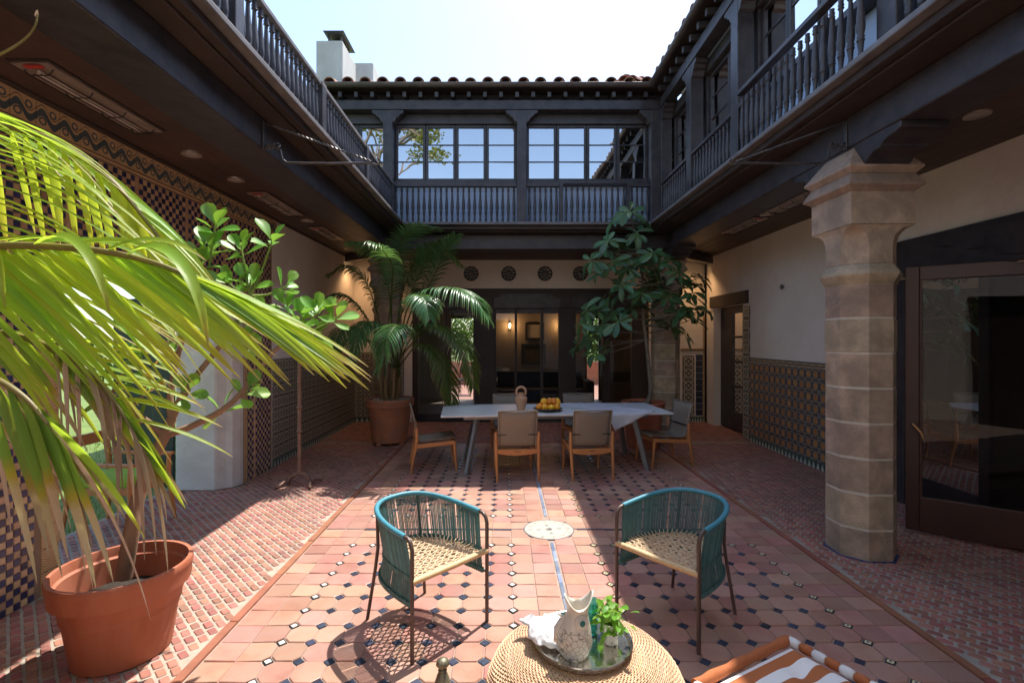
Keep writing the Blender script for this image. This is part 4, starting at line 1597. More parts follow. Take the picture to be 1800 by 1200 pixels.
# fruit dish
fp = V((at(963, 722, 6.5).x, 6.5, .745))
fd_ = tag(MB().lathe([(.06, 0), (.09, .004), (.16, .018), (.195, .034), (.19, .04), (.15, .026), (.0, .014)], 36, fp).build('fruit_dish', plain('dark_stoneware', (.05, .045, .04), rough=.45), smooth=40), 'dark round dish of oranges on the dining table', 'dish')
citrus = [plain('orange_peel', (.88, .36, .02), (.80, .27, .015), rough=.45, scale=20, bump=.3, bscale=200, bdist=.002, rnd_amt=.12),
          plain('lemon_peel', (.88, .47, .03), (.84, .36, .02), rough=.45, scale=20, bump=.3, bscale=200, bdist=.002, rnd_amt=.1),
          plain('red_fruit_skin', (.66, .18, .03), (.75, .30, .04), rough=.45, scale=9)]


def fruit(name, p, r, k, label, sq=1., lean=0.):
    mb = MB()
    prof = []
    for q in range(9):
        a = PI * q / 8
        rr_ = r * math.sin(a) * (1 + .06 * lean * math.cos(a))
        prof.append((max(rr_, .002), -r * sq * math.cos(a)))
    mb.lathe(prof, 14, (0, 0, 0))
    mb.lathe([(.004, r * sq * .98), (.003, r * sq * 1.06)], 6, (0, 0, 0), mi=1)
    o = mb.build(name, [citrus[k], bark], smooth=60)
    o.location = p
    o.rotation_euler = (rnd.uniform(-.6, .6), rnd.uniform(-.6, .6), rnd.uniform(0, 6))
    tag(o, label, 'fruit', 'fruit heaped on the dark dish')


fr = [(-.115, -.05, 0, 0, 'orange at the left end of the dish'), (-.045, -.09, 0, 1, 'yellow-orange fruit in front, second from the left of the dish'),
      (.035, -.095, 0, 1, 'flattened pale orange fruit at the front middle of the dish'), (.115, -.055, 0, 0, 'orange at the right front of the dish'),
      (-.03, .0, 0, 0, 'orange in the middle of the heap'), (.05, .02, 0, 0, 'orange half hidden in the heap behind the pale one'), (-.07, .07, 0, 0, 'orange at the back left of the dish'),
      (.08, .08, 0, 2, 'reddish fruit at the back right of the dish'), (-.055, -.03, .062, 1, 'bright yellow-orange fruit on top at the left of the heap'),
      (.02, -.005, .066, 2, 'reddish fruit on top in the middle of the heap'), (.075, .0, .064, 2, 'dark reddish fruit on top right of the middle'), (.125, .02, .05, 1, 'pear-shaped yellow fruit standing at the right of the heap')]
for dx, dy, dz, k, lab in fr:
    fruit('citrus_fruit', fp + V((dx, dy, (.058 + dz * 1.1))), .0455, k, lab, 1.25 if 'pear' in lab else (.85 if 'flattened' in lab else 1), 1 if 'pear' in lab else 0)

# ------------------------------------------------------------------ sling dining chairs
sling = Mat('taupe_sling_weave', .85)
c_ = sling.mix(sling.noise(120, 2), (.36, .295, .225), (.24, .195, .15))
sling.color(c_)
sling.bump(sling.noise(260, 2), .4, .002)
sling.translucent((.40, .28, .17), .22)
sling = sling.m


def dining_chair(label):
    t = thing('dining_chair', label, 'chair', (0, 0, 0), 'dining chairs around the table')
    for s in (-1, 1):
        MB().tube([(s * .245, -.335, 0), (s * .252, -.30, .2), (s * .255, -.262, .40), (s * .258, -.262, .555), (s * .258, -.262, .575)], [.014, .019, .022, .02, .012], 10).build('leg', teak, t, smooth=50)
        MB().tube([(s * .235, .245, 0), (s * .232, .225, .2), (s * .23, .21, .385)], [.013, .018, .021], 10).build('leg', teak, t, smooth=50)
        MB().bar((s * .24, .215, .37), (s * .252, -.27, .335), .024, .05).build('side_rail', teak, t, bevel=.006)
    n = 9
    pr = []
    for k in range(n):
        a = -1 + 2 * k / (n - 1)
        pr.append((a * .235, .30 + .025 * a * a))
    poly = pr + [(a * 1.0, .375 + .0 * a) for a, _ in pr[::-1]]
    MB().extr(poly, 'y', -.292, -.265).build('back_rail', teak, t, bevel=.005)
    MB().bar((-.22, .22, .36), (.22, .22, .36), .024, .045).build('front_rail', teak, t, bevel=.005)
    MB().box(-.035, -.2935, .345, .035, -.2915, .352).build('maker_slot', black_metal, t)
    # seat sling
    def sheet(rows, w, name):
        mb = MB()
        vs = []
        m = 9
        for (y, z, wd, sag) in rows:
            for i in range(m):
                a = -1 + 2 * i / (m - 1)
                vs.append((a * wd, y - sag * (1 - a * a) * 1, z - (sag * .5 * (1 - a * a))))
        mb.add(vs, [(r * m + i, r * m + i + 1, (r + 1) * m + i + 1, (r + 1) * m + i) for r in range(len(rows) - 1) for i in range(m - 1)])
        o = mb.build(name, sling, t, smooth=60)
        so_ = o.modifiers.new('thickness', 'SOLIDIFY')
        so_.thickness = .006
    sheet([(.25, .40, .225, .0), (.22, .425, .225, .005), (.1, .415, .225, .012), (-.1, .395, .225, .016), (-.2, .39, .222, .012), (-.235, .41, .22, .01), (-.25, .47, .22, .014), (-.272, .6, .222, .018), (-.305, .74, .225, .02), (-.33, .83, .228, .018)], .22, 'sling')
    MB().bar((-.257, -.265, .545), (.257, -.265, .545), .018, .012).build('back_bar', black_metal, t)
    for s in (-1, 1):
        MB().tube([(s * .226, -.25, .42), (s * .227, -.268, .56), (s * .23, -.3, .72), (s * .231, -.333, .835)], .008, 6).build('back_tube', sling, t, smooth=60)
    MB().tube([(-.231, -.333, .835), (0, -.345, .838), (.231, -.333, .835)], .009, 6).build('top_tube', sling, t, smooth=60)
    return t


dch = dining_chair('near dining chair on the left, in front of the clay jug')
spots = [((.13, 6.19), TA, None), ((1.02, 6.22), TA + .02, 'near dining chair on the right beside the hanging cloth corner'),
         ((.08, 7.30), PI + TA, 'far dining chair behind the clay jug, only its top showing'),
         ((1.17, 7.38), PI + TA, 'far dining chair on the other side of the table, right of the fruit'),
         ((-.90, 6.52), -PI / 2 + TA + .12, 'dining chair at the left end of the table by the palm pot'),
         ((2.12, 6.72), PI / 2 + TA + .1, 'dining chair at the right end of the table beside the tree pot')]
for k, (p, a, lab) in enumerate(spots):
    o = dch if k == 0 else copy_tree(dch)
    o.location = (p[0], p[1], 0)
    o.rotation_euler = (0, 0, a)
    if lab:
        o['label'] = lab

# ================================================================== teal corded armchairs
teal = plain('teal_tube_wrap', (.075, .29, .36), (.05, .22, .29), rough=.45, scale=60, bump=.4, bscale=350, bdist=.002)
cord_m = plain('grey_teal_cord', (.085, .19, .185), (.05, .125, .125), rough=.6, scale=30, rnd_amt=.2)
brown_tube = plain('brown_powder_coat', (.105, .065, .05), (.08, .05, .04), rough=.4, scale=8)
rope = plain('natural_rope', (.62, .47, .30), (.48, .34, .2), rough=.85, scale=60, bump=.4, bscale=200, bdist=.002)
cane = plain('blond_wrap', (.66, .47, .25), (.55, .37, .18), rough=.6, scale=40)


def u_curve(hw, front, back, z, n=40, exp=2.6, rise=0.):
    """U shaped plan: arms run back from y=front to a rounded back at y=back; t along the U"""
    pts = []
    for k in range(n + 1):
        a = PI * k / n
        x = hw * math.copysign(abs(math.cos(a)) ** (2 / exp), math.cos(a))
        y = front - (front - back) * abs(math.sin(a)) ** (2 / exp)
        pts.append(V((x, y, z + rise * math.sin(a))))
    return pts


def resample(pts, n):
    ds = [0]
    for a, b in zip(pts, pts[1:]):
        ds.append(ds[-1] + (b - a).length)
    out = []
    j = 0
    for k in range(n):
        s = ds[-1] * k / (n - 1)
        while j < len(ds) - 2 and ds[j + 1] < s:
            j += 1
        f = (s - ds[j]) / max(1e-9, ds[j + 1] - ds[j])
        out.append(pts[j].lerp(pts[j + 1], min(1, max(0, f))))
    return out


def corded_chair(label):
    t = thing('corded_armchair', label, 'armchair', (0, 0, 0), 'teal corded armchairs')
    hw = .272
    rim = u_curve(hw, .20, -.30, .645, rise=.045)
    seat = u_curve(hw - .02, .235, -.235, .425)
    low = u_curve(hw - .005, .235, -.265, .30)
    MB().tube(resample(rim, 46), .0155, 10).build('rim', teal, t, smooth=60)
    for s in (-1, 1):
        MB().tube([(s * hw, .195, .645), (s * hw, .225, .642), (s * hw, .25, .625), (s * hw, .262, .59), (s * hw, .262, .4), (s * hw, .262, 0)], .0115, 8).build('leg', brown_tube, t, smooth=60)
        MB().tube([(s * .15, -.272, .68), (s * .16, -.245, .425), (s * .175, -.25, .30), (s * .215, -.275, 0)], .0105, 8).build('leg', brown_tube, t, smooth=60)
    MB().tube([V((hw, .262, .425))] + resample(seat, 30) + [V((-hw, .262, .425))], .009, 6).build('seat_ring', brown_tube, t, smooth=60)
    MB().tube([V((hw, .262, .30))] + resample(low, 30) + [V((-hw, .262, .30))], .008, 6).build('lower_ring', cord_m, t, smooth=60)
    MB().tube([(-hw, .262, .425), (0, .268, .425), (hw, .262, .425)], .017, 10).build('front_bar', cane, t, smooth=60)
    n = 132
    a, b, c = resample(rim, n), resample(seat, n), resample(low, n)
    mb = MB()
    for k in range(n):
        if k % 22 == 21:
            continue
        j = V((rnd.uniform(-.002, .002), rnd.uniform(-.002, .002), 0))
        mb.tube([a[k], b[k] + j + V((0, 0, .004))], .0034, 4, cap=False)
        mb.tube([b[k] + j, c[k]], .0034, 4, cap=False)
    tag(mb.build('cord_lacing', cord_m, t), kind='stuff')
    mb = MB()
    for k in range(n):
        for q in (a, b, c):
            p = q[k]
            mb.tube([p + V((0, 0, .013)), p + V((.0, 0, -.013))], .0125 if q is not a else .0168, 6, cap=False) if k % 2 == 0 and q is not a else None
    tag(mb.build('cord_knots', cord_m, t), kind='stuff')
    # woven seat: two diagonal sets and one cross set of rope
    mb = MB()
    def inside(x, y):
        if y > .25:
            return False
        q = max(0, .232 - y) / .465
        if q >= 1:
            return False
        lim = (hw - .035) * (1 - q ** 2.6) ** (1 / 2.6)
        return abs(x) < lim
    for fam, ang in ((0, rad(38)), (1, rad(-38)), (2, 0)):
        d = V((math.cos(ang), math.sin(ang)))
        nn = V((-d.y, d.x))
        for k in range(-16, 17):
            off = k * .033
            run = []
            for s in range(-40, 41):
                p = V((0, 0)) + nn * off + d * (s * .01)
                if inside(p.x, p.y):
                    z = .428 - .018 * max(0, 1 - (p.x / .25) ** 2) * max(0, 1 - (p.y / .25) ** 2) + .003 * math.sin(s * .95 + fam * 2 + k * PI)
                    run.append((p.x, p.y, z))
            if len(run) > 3:
                mb.tube(run, .0042, 5)
    for q in resample(seat, 40)[2:-2]:
        inn = V((q.x * .86, q.y * .84 + .02, .43))
        mb.tube([q + V((0, 0, .014)), inn], .004, 5)
    tag(mb.build('woven_seat', rope, t), kind='stuff')
    return t


c1 = corded_chair('teal corded armchair on the left standing in full sun')
c1.location = (-.295 - .0 - .262 * .72, 2.78 + .262 * .69, 0)
c1.rotation_euler = (0, 0, math.atan2(-.69, .72) - PI / 2)
c2 = copy_tree(c1)
c2['label'] = 'teal corded armchair on the right standing mostly in shade'
f2 = V((-.77, -.64)).normalized()
c2.location = (.872 - f2.x * .262, 2.875 - f2.y * .262, 0)
c2.rotation_euler = (0, 0, math.atan2(f2.y, f2.x) - PI / 2)

# ================================================================== wicker pouf with tray
OC_ = V((.335, 2.06, 0))
wick = plain('wicker_strand', (.60, .40, .235), (.45, .28, .15), rough=.65, scale=40, rnd_amt=.18)
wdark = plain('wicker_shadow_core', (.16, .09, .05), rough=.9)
pf = thing('wicker_pouf', 'round woven wicker pouf table at the front of the courtyard', 'table', OC_)
pprof = [(.30, .01), (.345, .03), (.385, .08), (.41, .15), (.415, .21), (.405, .28), (.38, .335), (.335, .378), (.27, .402), (.2, .412), (.1, .416), (.012, .418)]
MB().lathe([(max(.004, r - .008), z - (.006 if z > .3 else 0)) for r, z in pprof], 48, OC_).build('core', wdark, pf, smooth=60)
pc_ = resample([V((r, 0, z)) for r, z in pprof], 112)
mb = MB()
NR = 64
for j, q in enumerate(pc_):
    r, z = q.x, q.z
    nx = pc_[min(j + 1, 111)]
    pv = pc_[max(j - 1, 0)]
    tg = (nx - pv).normalized()
    nr = V((tg.z, 0, -tg.x))
    if r > .2:
        m = NR * 2
    elif r > .08:
        m = NR
    else:
        m = NR // 2
    pts = []
    for k in range(m):
        a = 2 * PI * k / m
        o_ = .0033 * math.cos(PI * k + PI * j)
        pts.append(OC_ + V(((r + nr.x * o_) * math.cos(a), (r + nr.x * o_) * math.sin(a), z + nr.z * o_)))
    mb.tube(pts, .0033, 4, loop=True)
tag(mb.build('weave', wick, pf, smooth=80), kind='stuff')
mb = MB()
for k in range(NR):
    a = 2 * PI * k / NR
    mb.tube([OC_ + V((q.x * math.cos(a), q.x * math.sin(a), q.z)) for q in resample(pc_, 22)[:-2]], .003, 4)
tag(mb.build('ribs', wick, pf), kind='stuff')

# tray
tp = V((.325, 2.075, .4225))
tray_m = plain('tarnished_silver', (.74, .73, .69), (.52, .49, .42), rough=.16, scale=7, metal=.95)
tr_ = tag(MB().lathe([(.19, 0), (.198, .004), (.203, .022), (.208, .024), (.206, .028), (.199, .026), (.19, .008), (.0, .0065)], 56, tp).build('round_tray', tray_m, smooth=35), 'round tarnished silver tray on the wicker pouf', 'tray')

# fish pitcher
fpz = tp + V((-.045, -.085, .0075))
stw = Mat('glazed_grey_stoneware', .3)
vor = stw.n('ShaderNodeTexVoronoi', feature='DISTANCE_TO_EDGE')
vor.inputs['Scale'].default_value = 52
stw.link(stw.pos(), vor.inputs['Vector'])
ed = E(stw.t, vor.outputs['Distance'])
xx, yy, zz = stw.xyz()
low_ = zz.lt(.4225 + .125)
stw.color(stw.mix(ed.lt(.045) * low_, stw.mix(stw.noise(14, 3), (.52, .47, .39), (.66, .61, .53)), (.26, .23, .19)))
stw.bump(ed.mn(.12) * low_, .6, .01)
stw = stw.m
fs_ = thing('fish_pitcher', 'glazed stoneware pitcher shaped like an upright gaping fish on the tray', 'pitcher', fpz)
rs = []
SC_ = .9
prof = [(0, .052, .052, 0), (.012, .06, .058, 0), (.04, .071, .064, 0), (.08, .074, .063, 0), (.12, .066, .056, .004), (.155, .054, .048, .008), (.185, .046, .043, .012), (.205, .045, .042, .014), (.23, .054, .046, .016), (.248, .062, .052, .018)]
prof = [(z * SC_, a * .95, b * .95, ox) for z, a, b, ox in prof]
nn_ = 36
for z, a, b, ox in prof:
    ring = []
    for k in range(nn_):
        t_ = 2 * PI * k / nn_
        dz = 0
        if z > .2:
            dz = .028 * math.cos(2 * t_) * (z - .2) / .024 + .006 * math.cos(t_)
        ring.append(fpz + V((ox + a * math.cos(t_), b * math.sin(t_), z + dz)))
    rs.append(ring)
inner_r = []
for z, a, b, ox in prof[::-1][:5]:
    ring = []
    for k in range(nn_):
        t_ = 2 * PI * k / nn_
        dz = (.028 * math.cos(2 * t_) * (z - .2) / .024 + .006 * math.cos(t_)) if z > .2 else 0
        ring.append(fpz + V((ox + (a - .006) * math.cos(t_), (b - .006) * math.sin(t_), z + dz - .001)))
    inner_r.append(ring)
MB().rings(rs + inner_r).build('body', stw, fs_, smooth=60)
for k, (r, hgt, m) in enumerate(((.030, .004, stw), (.022, .007, plain('pale_eye_glaze', (.6, .57, .5), rough=.3)), (.012, .010, plain('green_eye_glaze', (.03, .16, .14), rough=.15)))):
    c0 = fpz + V((.024, -.040, .148))
    dn = V((.28, -.95, .08)).normalized()
    x_ = dn.cross(up).normalized(); y_ = x_.cross(dn)
    ring = lambda rr, h: [c0 + dn * h + (x_ * math.cos(2 * PI * q / 20) + y_ * math.sin(2 * PI * q / 20)) * rr for q in range(20)]
    MB().rings([ring(r, -.006), ring(r, hgt * .8), ring(r * .75, hgt), ring(r * .3, hgt + .001)]).build('eye', m, fs_, smooth=50)
for k in range(5):
    z0 = .120 - k * .004
    x0 = .042 + k * .0055
    MB().tube([fpz + V((x0 * .9, -.052 + k * .004, z0)), fpz + V((x0 * 1.06, -.05 + k * .005, z0 - .03)), fpz + V((x0 * 1.0, -.05 + k * .006, z0 - .06))], [.001, .0022, .001], 6).build('fin_rib', stw, fs_, smooth=60)
MB().tube([fpz + V((-.05, -.03, .06)), fpz + V((-.078, -.045, .085)), fpz + V((-.075, -.04, .13)), fpz + V((-.055, -.03, .155)), fpz + V((-.05, -.03, .17)), fpz + V((-.068, -.028, .18))], [.008, .011, .012, .011, .009, .004], 8).build('tail_handle', stw, fs_, smooth=60)
# green glass beside it
gp_ = tp + V((.045, .06, .0075))
gg = Mat('sea_green_glass', .05)
gg.color((.12, .55, .47)); gg.p.inputs['Transmission Weight'].default_value = .85
tag(MB().lathe([(.026, 0), (.03, .004), (.032, .08), (.036, .14), (.033, .14), (.029, .08), (.024, .01)], 24, gp_).build('green_tumbler', gg.m, smooth=50), 'sea green glass tumbler behind the fish pitcher', 'glass')
# napkin
mb = MB()
vs = []
nx_, ny_ = 22, 18
np_ = tp + V((-.125, .03, .009))
for j in range(ny_ + 1):
    for i in range(nx_ + 1):
        a, b = i / nx_ - .5, j / ny_ - .5
        rr_ = 1 - (2 * abs(a)) ** 4
        z = .06 * max(0, 1 - (2 * a) ** 2) ** .7 * max(0, 1 - (2 * b) ** 2) ** .5 + .010 * math.sin(a * 26 + b * 12) * math.cos(b * 14 - a * 6) + .008
        x, y = a * .22 + .012 * math.sin(b * 9), b * .20 + .014 * math.sin(a * 11)
        vs.append(np_ + V((x * .9 - y * .3, y * .9 + x * .3, z + .026 * min(1, max(0, (math.hypot(x - .105, y + .03) - .15) / .05)))))
mb.add(vs, [(j * (nx_ + 1) + i, j * (nx_ + 1) + i + 1, (j + 1) * (nx_ + 1) + i + 1, (j + 1) * (nx_ + 1) + i) for j in range(ny_) for i in range(nx_)])
nk = mb.build('napkin', plain('white_cotton', (.80, .79, .78), (.74, .73, .72), rough=.95, scale=10, bump=.4, bscale=120), smooth=70)
nk.modifiers.new('thickness', 'SOLIDIFY').thickness = .004
tag(nk, 'crumpled white cotton napkin on the tray, left of the pitcher', 'napkin')
# painted tumbler with a sprig
sp_ = tp + V((.118, -.01, .0075))
pg = Mat('painted_tumbler', .25)
n1_ = pg.noise(60, 2)
pg.color(pg.mix(n1_.gt(.62), pg.mix(n1_.lt(.36), (.78, .74, .68), (.15, .13, .2)), (.55, .08, .06)))
tag(MB().lathe([(.024, 0), (.029, .004), (.032, .085), (.029, .085), (.026, .012)], 24, sp_).build('painted_tumbler', pg.m, smooth=50), 'small painted tumbler on the tray holding a green sprig', 'glass')

# ================================================================== striped cushion on a low stool
u_ = V((-.878, -.479, 0)); v_ = V((.479, -.878, 0))
K0 = V((1.185, 2.07, 0))
CW = .56
stripe = Mat('rust_white_stripe', .9)
uu, vv, uvv = stripe.uv()
stripe.color(stripe.mix((vv * 5.5).fr().gt(.5), (.78, .76, .73), stripe.mix(stripe.noise(200, 2), (.36, .105, .03), (.44, .14, .045))))
stripe.bump(stripe.noise(500, 2), .3, .001)
stripe = stripe.m
ku = thing('striped_cushion', 'rust and white striped tufted cushion at the lower right edge', 'cushion', K0 + (u_ + v_) * CW / 2 + V((0, 0, .34)))
mb = MB()
N = 44
vs, uvl = [], []
for side in (1, -1):
    for j in range(N + 1):
        for i in range(N + 1):
            a, b = i / N, j / N
            ea = min(a, 1 - a, b, 1 - b) * CW
            h = .055 * (1 - math.exp(-ea / .03))
            tuft = 0
            for tx in (.27, .73):
                for ty in (.27, .73):
                    d2 = ((a - tx) ** 2 + (b - ty) ** 2) * CW * CW
                    tuft += .03 * math.exp(-d2 / .0022)
            p = K0 + u_ * CW * b + v_ * CW * a
            vs.append(p + V((0, 0, .395 + side * (h - (tuft if side > 0 else 0)))))
            uvl.append((b, a))
fs, uvs = [], []
M_ = (N + 1) ** 2
for s in range(2):
    for j in range(N):
        for i in range(N):
            f = [s * M_ + j * (N + 1) + i, s * M_ + j * (N + 1) + i + 1, s * M_ + (j + 1) * (N + 1) + i + 1, s * M_ + (j + 1) * (N + 1) + i]
            if s == 0:
                f = f[::-1]
            fs.append(f)
            uvs.append([uvl[q % M_] for q in f])
mb.add(vs, fs, 0, uvs)
mb.build('pad', stripe, ku, smooth=70)
# rolled edge: pieces alternate with the stripes
rust = plain('rust_cotton', (.42, .13, .04), (.34, .095, .03), rough=.9, scale=60)
whitec = plain('white_cotton_roll', (.78, .76, .73), rough=.9)
corners = [K0, K0 + u_ * CW, K0 + u_ * CW + v_ * CW, K0 + v_ * CW]
zt = V((0, 0, .44))
for k in (0, 2):
    MB().tube([corners[(k + 1) % 4].lerp(corners[k], f) + zt - V((0, 0, .012)) for f in [q / 12 for q in range(13)]] if k == 2 else [corners[k].lerp(corners[k + 1], f) + zt for f in [q / 12 for q in range(13)]], [.019 + .003 * math.sin(q * 2.1) for q in range(13)], 10).build('rolled_edge', rust, ku, smooth=60)
for base_ in (corners[0], corners[1]):
    for q in range(11):
        a, b = base_ + v_ * CW * (q / 11) + zt, base_ + v_ * CW * ((q + 1) / 11) + zt
        MB().tube([a.lerp(b, f) for f in (0, .12, .5, .88, 1)], [.013, .018, .020, .018, .013], 10).build('rolled_edge', whitec if q % 2 == 0 else rust, ku, smooth=60)
st_ = plain('dark_stool_wood', (.09, .05, .03), rough=.5)
ks = thing('low_stool', 'low dark wooden stool under the striped cushion', 'stool', K0 + (u_ + v_) * CW / 2)
cc = K0 + (u_ + v_) * CW / 2
a_ = [cc + (u_ * sx + v_ * sy) * CW * .42 for sx, sy in ((-1, -1), (1, -1), (1, 1), (-1, 1))]
for k in range(4):
    MB().bar(a_[k], a_[k] + V((0, 0, .30)), .04, .04).build('leg', st_, ks)
    MB().bar(a_[k] + V((0, 0, .27)), a_[(k + 1) % 4] + V((0, 0, .27)), .03, .05).build('rail', st_, ks)
MB().add([p + V((0, 0, z)) for z in (.30, .335) for p in a_], [(3, 2, 1, 0), (4, 5, 6, 7), (0, 1, 5, 4), (1, 2, 6, 5), (2, 3, 7, 6), (3, 0, 4, 7)]).build('seat', st_, ks)

# finial lantern poking up at the bottom edge
fq = at(778, 1155, 1.62)
fz = fq.z
fl_ = thing('finial_stand', 'weathered metal finial with a ribbed ball tip at the bottom edge', 'ornament', (fq.x, 1.62, 0))
bz = plain('verdigris_bronze', (.26, .23, .15), (.15, .13, .085), rough=.5, scale=20, metal=.6)
MB().lathe([(.1, 0), (.1, .015), (.03, .03), (.012, .06), (.012, fz - .26), (.05, fz - .22), (.055, fz - .17), (.045, fz - .15), (.036, fz - .11), (.018, fz - .055), (.012, fz - .045), (.015, fz - .04), (.009, fz - .034)], 24, (fq.x, 1.62, 0)).build('stem', bz, fl_, smooth=40)
mb = MB()
rs = []
for q in range(9):
    a = PI * q / 8
    rs.append([(fq.x + .021 * math.sin(a) * (1 + .07 * math.cos(9 * t_)) * math.cos(t_) + 0, 1.62 + .021 * math.sin(a) * (1 + .07 * math.cos(9 * t_)) * math.sin(t_), fz - .018 - .017 * math.cos(a)) for t_ in [2 * PI * k / 36 for k in range(36)]])
mb.rings(rs)
mb.build('ribbed_ball', bz, fl_, smooth=60)

# iron candle stand by the left wall
ip = V((-2.38, 5.74, 0))
st = thing('iron_stand', 'rusted iron pole stand with an arched scroll base by the left tiles', 'stand', ip)
MB().tube([ip + V((0, 0, .13)), ip + V((0, 0, 1.45))], .022, 10).build('pole', iron_rust, st, smooth=60)
for z in (.62, .9):
    MB().lathe([(.024, z - .02), (.036, z), (.024, z + .02)], 14, ip).build('collar', iron_rust, st, smooth=60)
MB().tube([ip + V((.13 * math.cos(a), .03 * math.sin(a) * 0, .0 + .135 * math.sin(a))) for a in [rad(-8 + 196 * k / 14) for k in range(15)]], .022, 8).build('base_arch', iron_rust, st, smooth=60)
for s in (-1, 1):
    MB().tube([ip + V((s * .12, 0, .02)), ip + V((s * .15, -.06, .05)), ip + V((s * .17, -.13, .03)), ip + V((s * .19, -.17, .012)), ip + V((s * .2, -.185, .03))], [.018, .017, .016, .015, .012], 8).build('foot', iron_rust, st, smooth=60)
    MB().tube([ip + V((s * .12, 0, .02)), ip + V((s * .16, .07, .05)), ip + V((s * .2, .14, .02)), ip + V((s * .215, .16, .035))], [.018, .016, .015, .012], 8).build('foot', iron_rust, st, smooth=60)
MB().lathe([(.02, 1.44), (.075, 1.47), (.08, 1.49), (.03, 1.485), (.028, 1.53), (.02, 1.53)], 20, ip).build('drip_cup', iron_rust, st, smooth=50)

# wooden chair with a green cushion in the garden opening
gp0 = V((-3.42, 4.42, 0))
gc = thing('garden_chair', 'wooden chair with a bright green cushion in the garden opening', 'chair', gp0)
for sx, sy, hz in ((.26, -.24, .62), (.26, .24, .62), (-.28, -.22, .85), (-.28, .22, .85)):
    MB().tube([gp0 + V((sx * 1.15, sy * 1.12, 0)), gp0 + V((sx * .98, sy, .42)), gp0 + V((sx * (1 if sx > 0 else 1.1), sy, hz))], [.015, .023, .018], 10).build('leg', teak, gc, smooth=50)
for sy in (-.24, .24):
    MB().bar(gp0 + V((-.27, sy, .40)), gp0 + V((.26, sy, .40)), .03, .06).build('side_rail', teak, gc, bevel=.006)
    MB().bar(gp0 + V((-.32, sy, .63)), gp0 + V((.30, sy, .62)), .055, .026).build('armrest', teak, gc, bevel=.008)
MB().bar(gp0 + V((.25, -.24, .39)), gp0 + V((.25, .24, .39)), .03, .06).build('front_rail', teak, gc, bevel=.006)
MB().bar(gp0 + V((-.3, -.23, .8)), gp0 + V((-.3, .23, .8)), .03, .1).build('back_rail', teak, gc, bevel=.008)
MB().box(gp0.x - .26, gp0.y - .22, .41, gp0.x + .24, gp0.y + .22, .50).build('cushion', plain('lime_cushion', (.30, .48, .05), (.25, .40, .04), rough=.9), gc, bevel=.03)

# ================================================================== plants
def catmull(pts, n):
    pts = [V(p) for p in pts]
    P_ = [pts[0] * 2 - pts[1]] + pts + [pts[-1] * 2 - pts[-2]]
    out = []
    m = len(pts) - 1
    for i in range(m):
        a, b, c, d = P_[i:i + 4]
        for k in range(n):
            t = k / n
            out.append(.5 * ((2 * b) + (c - a) * t + (2 * a - 5 * b + 4 * c - d) * t * t + (3 * b - a - 3 * c + d) * t ** 3))
    out.append(pts[-1])
    return out


def strip(mb, p0, d0, L, W, droop, nrm, n=7, fold=.25, curl=0., tip=1., wprof=None):
    """one palm leaflet: folded strip bending under its weight; UV v runs base to tip"""
    d = V(d0).normalized()
    p = V(p0)
    rows = []
    for i in range(n + 1):
        t = i / n
        s = d.cross(V(nrm))
        if s.length < 1e-4:
            s = d.orthogonal()
        s.normalize()
        nn = s.cross(d).normalized()
        w = W * (.35 + .65 * min(1, t * 5)) * (1 - t ** 2.6) ** .8 * .5 + .0006
        rows.append((p - s * w + nn * w * fold, p - nn * w * fold * .6, p + s * w + nn * w * fold, t))
        p = p + d * (L / n)
        d = (d + V((curl * .2, 0, -droop / n * (1 + t)))).normalized()
    k = 0
    vs, fs, uv = [], [], []
    for a, b, c, t in rows:
        vs += [a, b, c]
    for i in range(n):
        t0, t1 = rows[i][3] * tip, rows[i + 1][3] * tip
        fs += [(3 * i, 3 * i + 1, 3 * i + 4, 3 * i + 3), (3 * i + 1, 3 * i + 2, 3 * i + 5, 3 * i + 4)]
        uv += [[(0, t0), (.5, t0), (.5, t1), (0, t1)], [(.5, t0), (1, t0), (1, t1), (.5, t1)]]
    mb.add(vs, fs, 0, uv)


def sample(pts, s):
    """point and tangent at fraction s of a dense polyline"""
    i = min(len(pts) - 2, max(0, int(s * (len(pts) - 1))))
    f = s * (len(pts) - 1) - i
    return pts[i].lerp(pts[i + 1], f), (pts[i + 1] - pts[i]).normalized()


palm_green = leafmat('sunlit_palm_leaflet', [(0, (.27, .44, .05)), (.45, (.26, .44, .055)), (.82, (.34, .45, .06)), (.93, (.34, .25, .05)), (.97, (.30, .17, .08)), (1, (.28, .17, .1))], rough=.36, tr=.6, trcol=(.72, .88, .05))
palm_yellow = leafmat('yellowing_palm_leaflet', [(0, (.42, .52, .05)), (.6, (.38, .50, .05)), (.92, (.33, .27, .04)), (1, (.26, .16, .09))], rough=.36, tr=.62, trcol=(.85, .92, .05))
palm_dry = leafmat('half_dry_palm_leaflet', [(0, (.13, .24, .03)), (.46, (.15, .26, .03)), (.56, (.34, .24, .03)), (.62, (.42, .30, .18)), (.8, (.42, .32, .22)), (1, (.36, .27, .19))], rough=.5, tr=.3, trcol=(.35, .32, .03))
palm_dead = leafmat('dead_palm_leaflet', [(0, (.38, .25, .17)), (.6, (.42, .30, .21)), (1, (.33, .23, .16))], rough=.75, tr=.2, trcol=(.4, .28, .18), spec=.2)
rachis_m = plain('palm_rachis', (.20, .16, .04), (.13, .10, .03), rough=.5, scale=10)

PB = V((-2.05, 1.40, 0))
fpm = thing('potted_palm', 'big arching palm with sunlit yellow-green fronds at the left edge', 'palm', PB)
MB().tube([PB + V((0, 0, .35)), PB + V((.02, 0, .75)), PB + V((.04, 0, 1.12))], [.09, .075, .06], 10).build('trunk', bark, fpm, smooth=60)
crown = PB + V((.04, 0, 1.12))


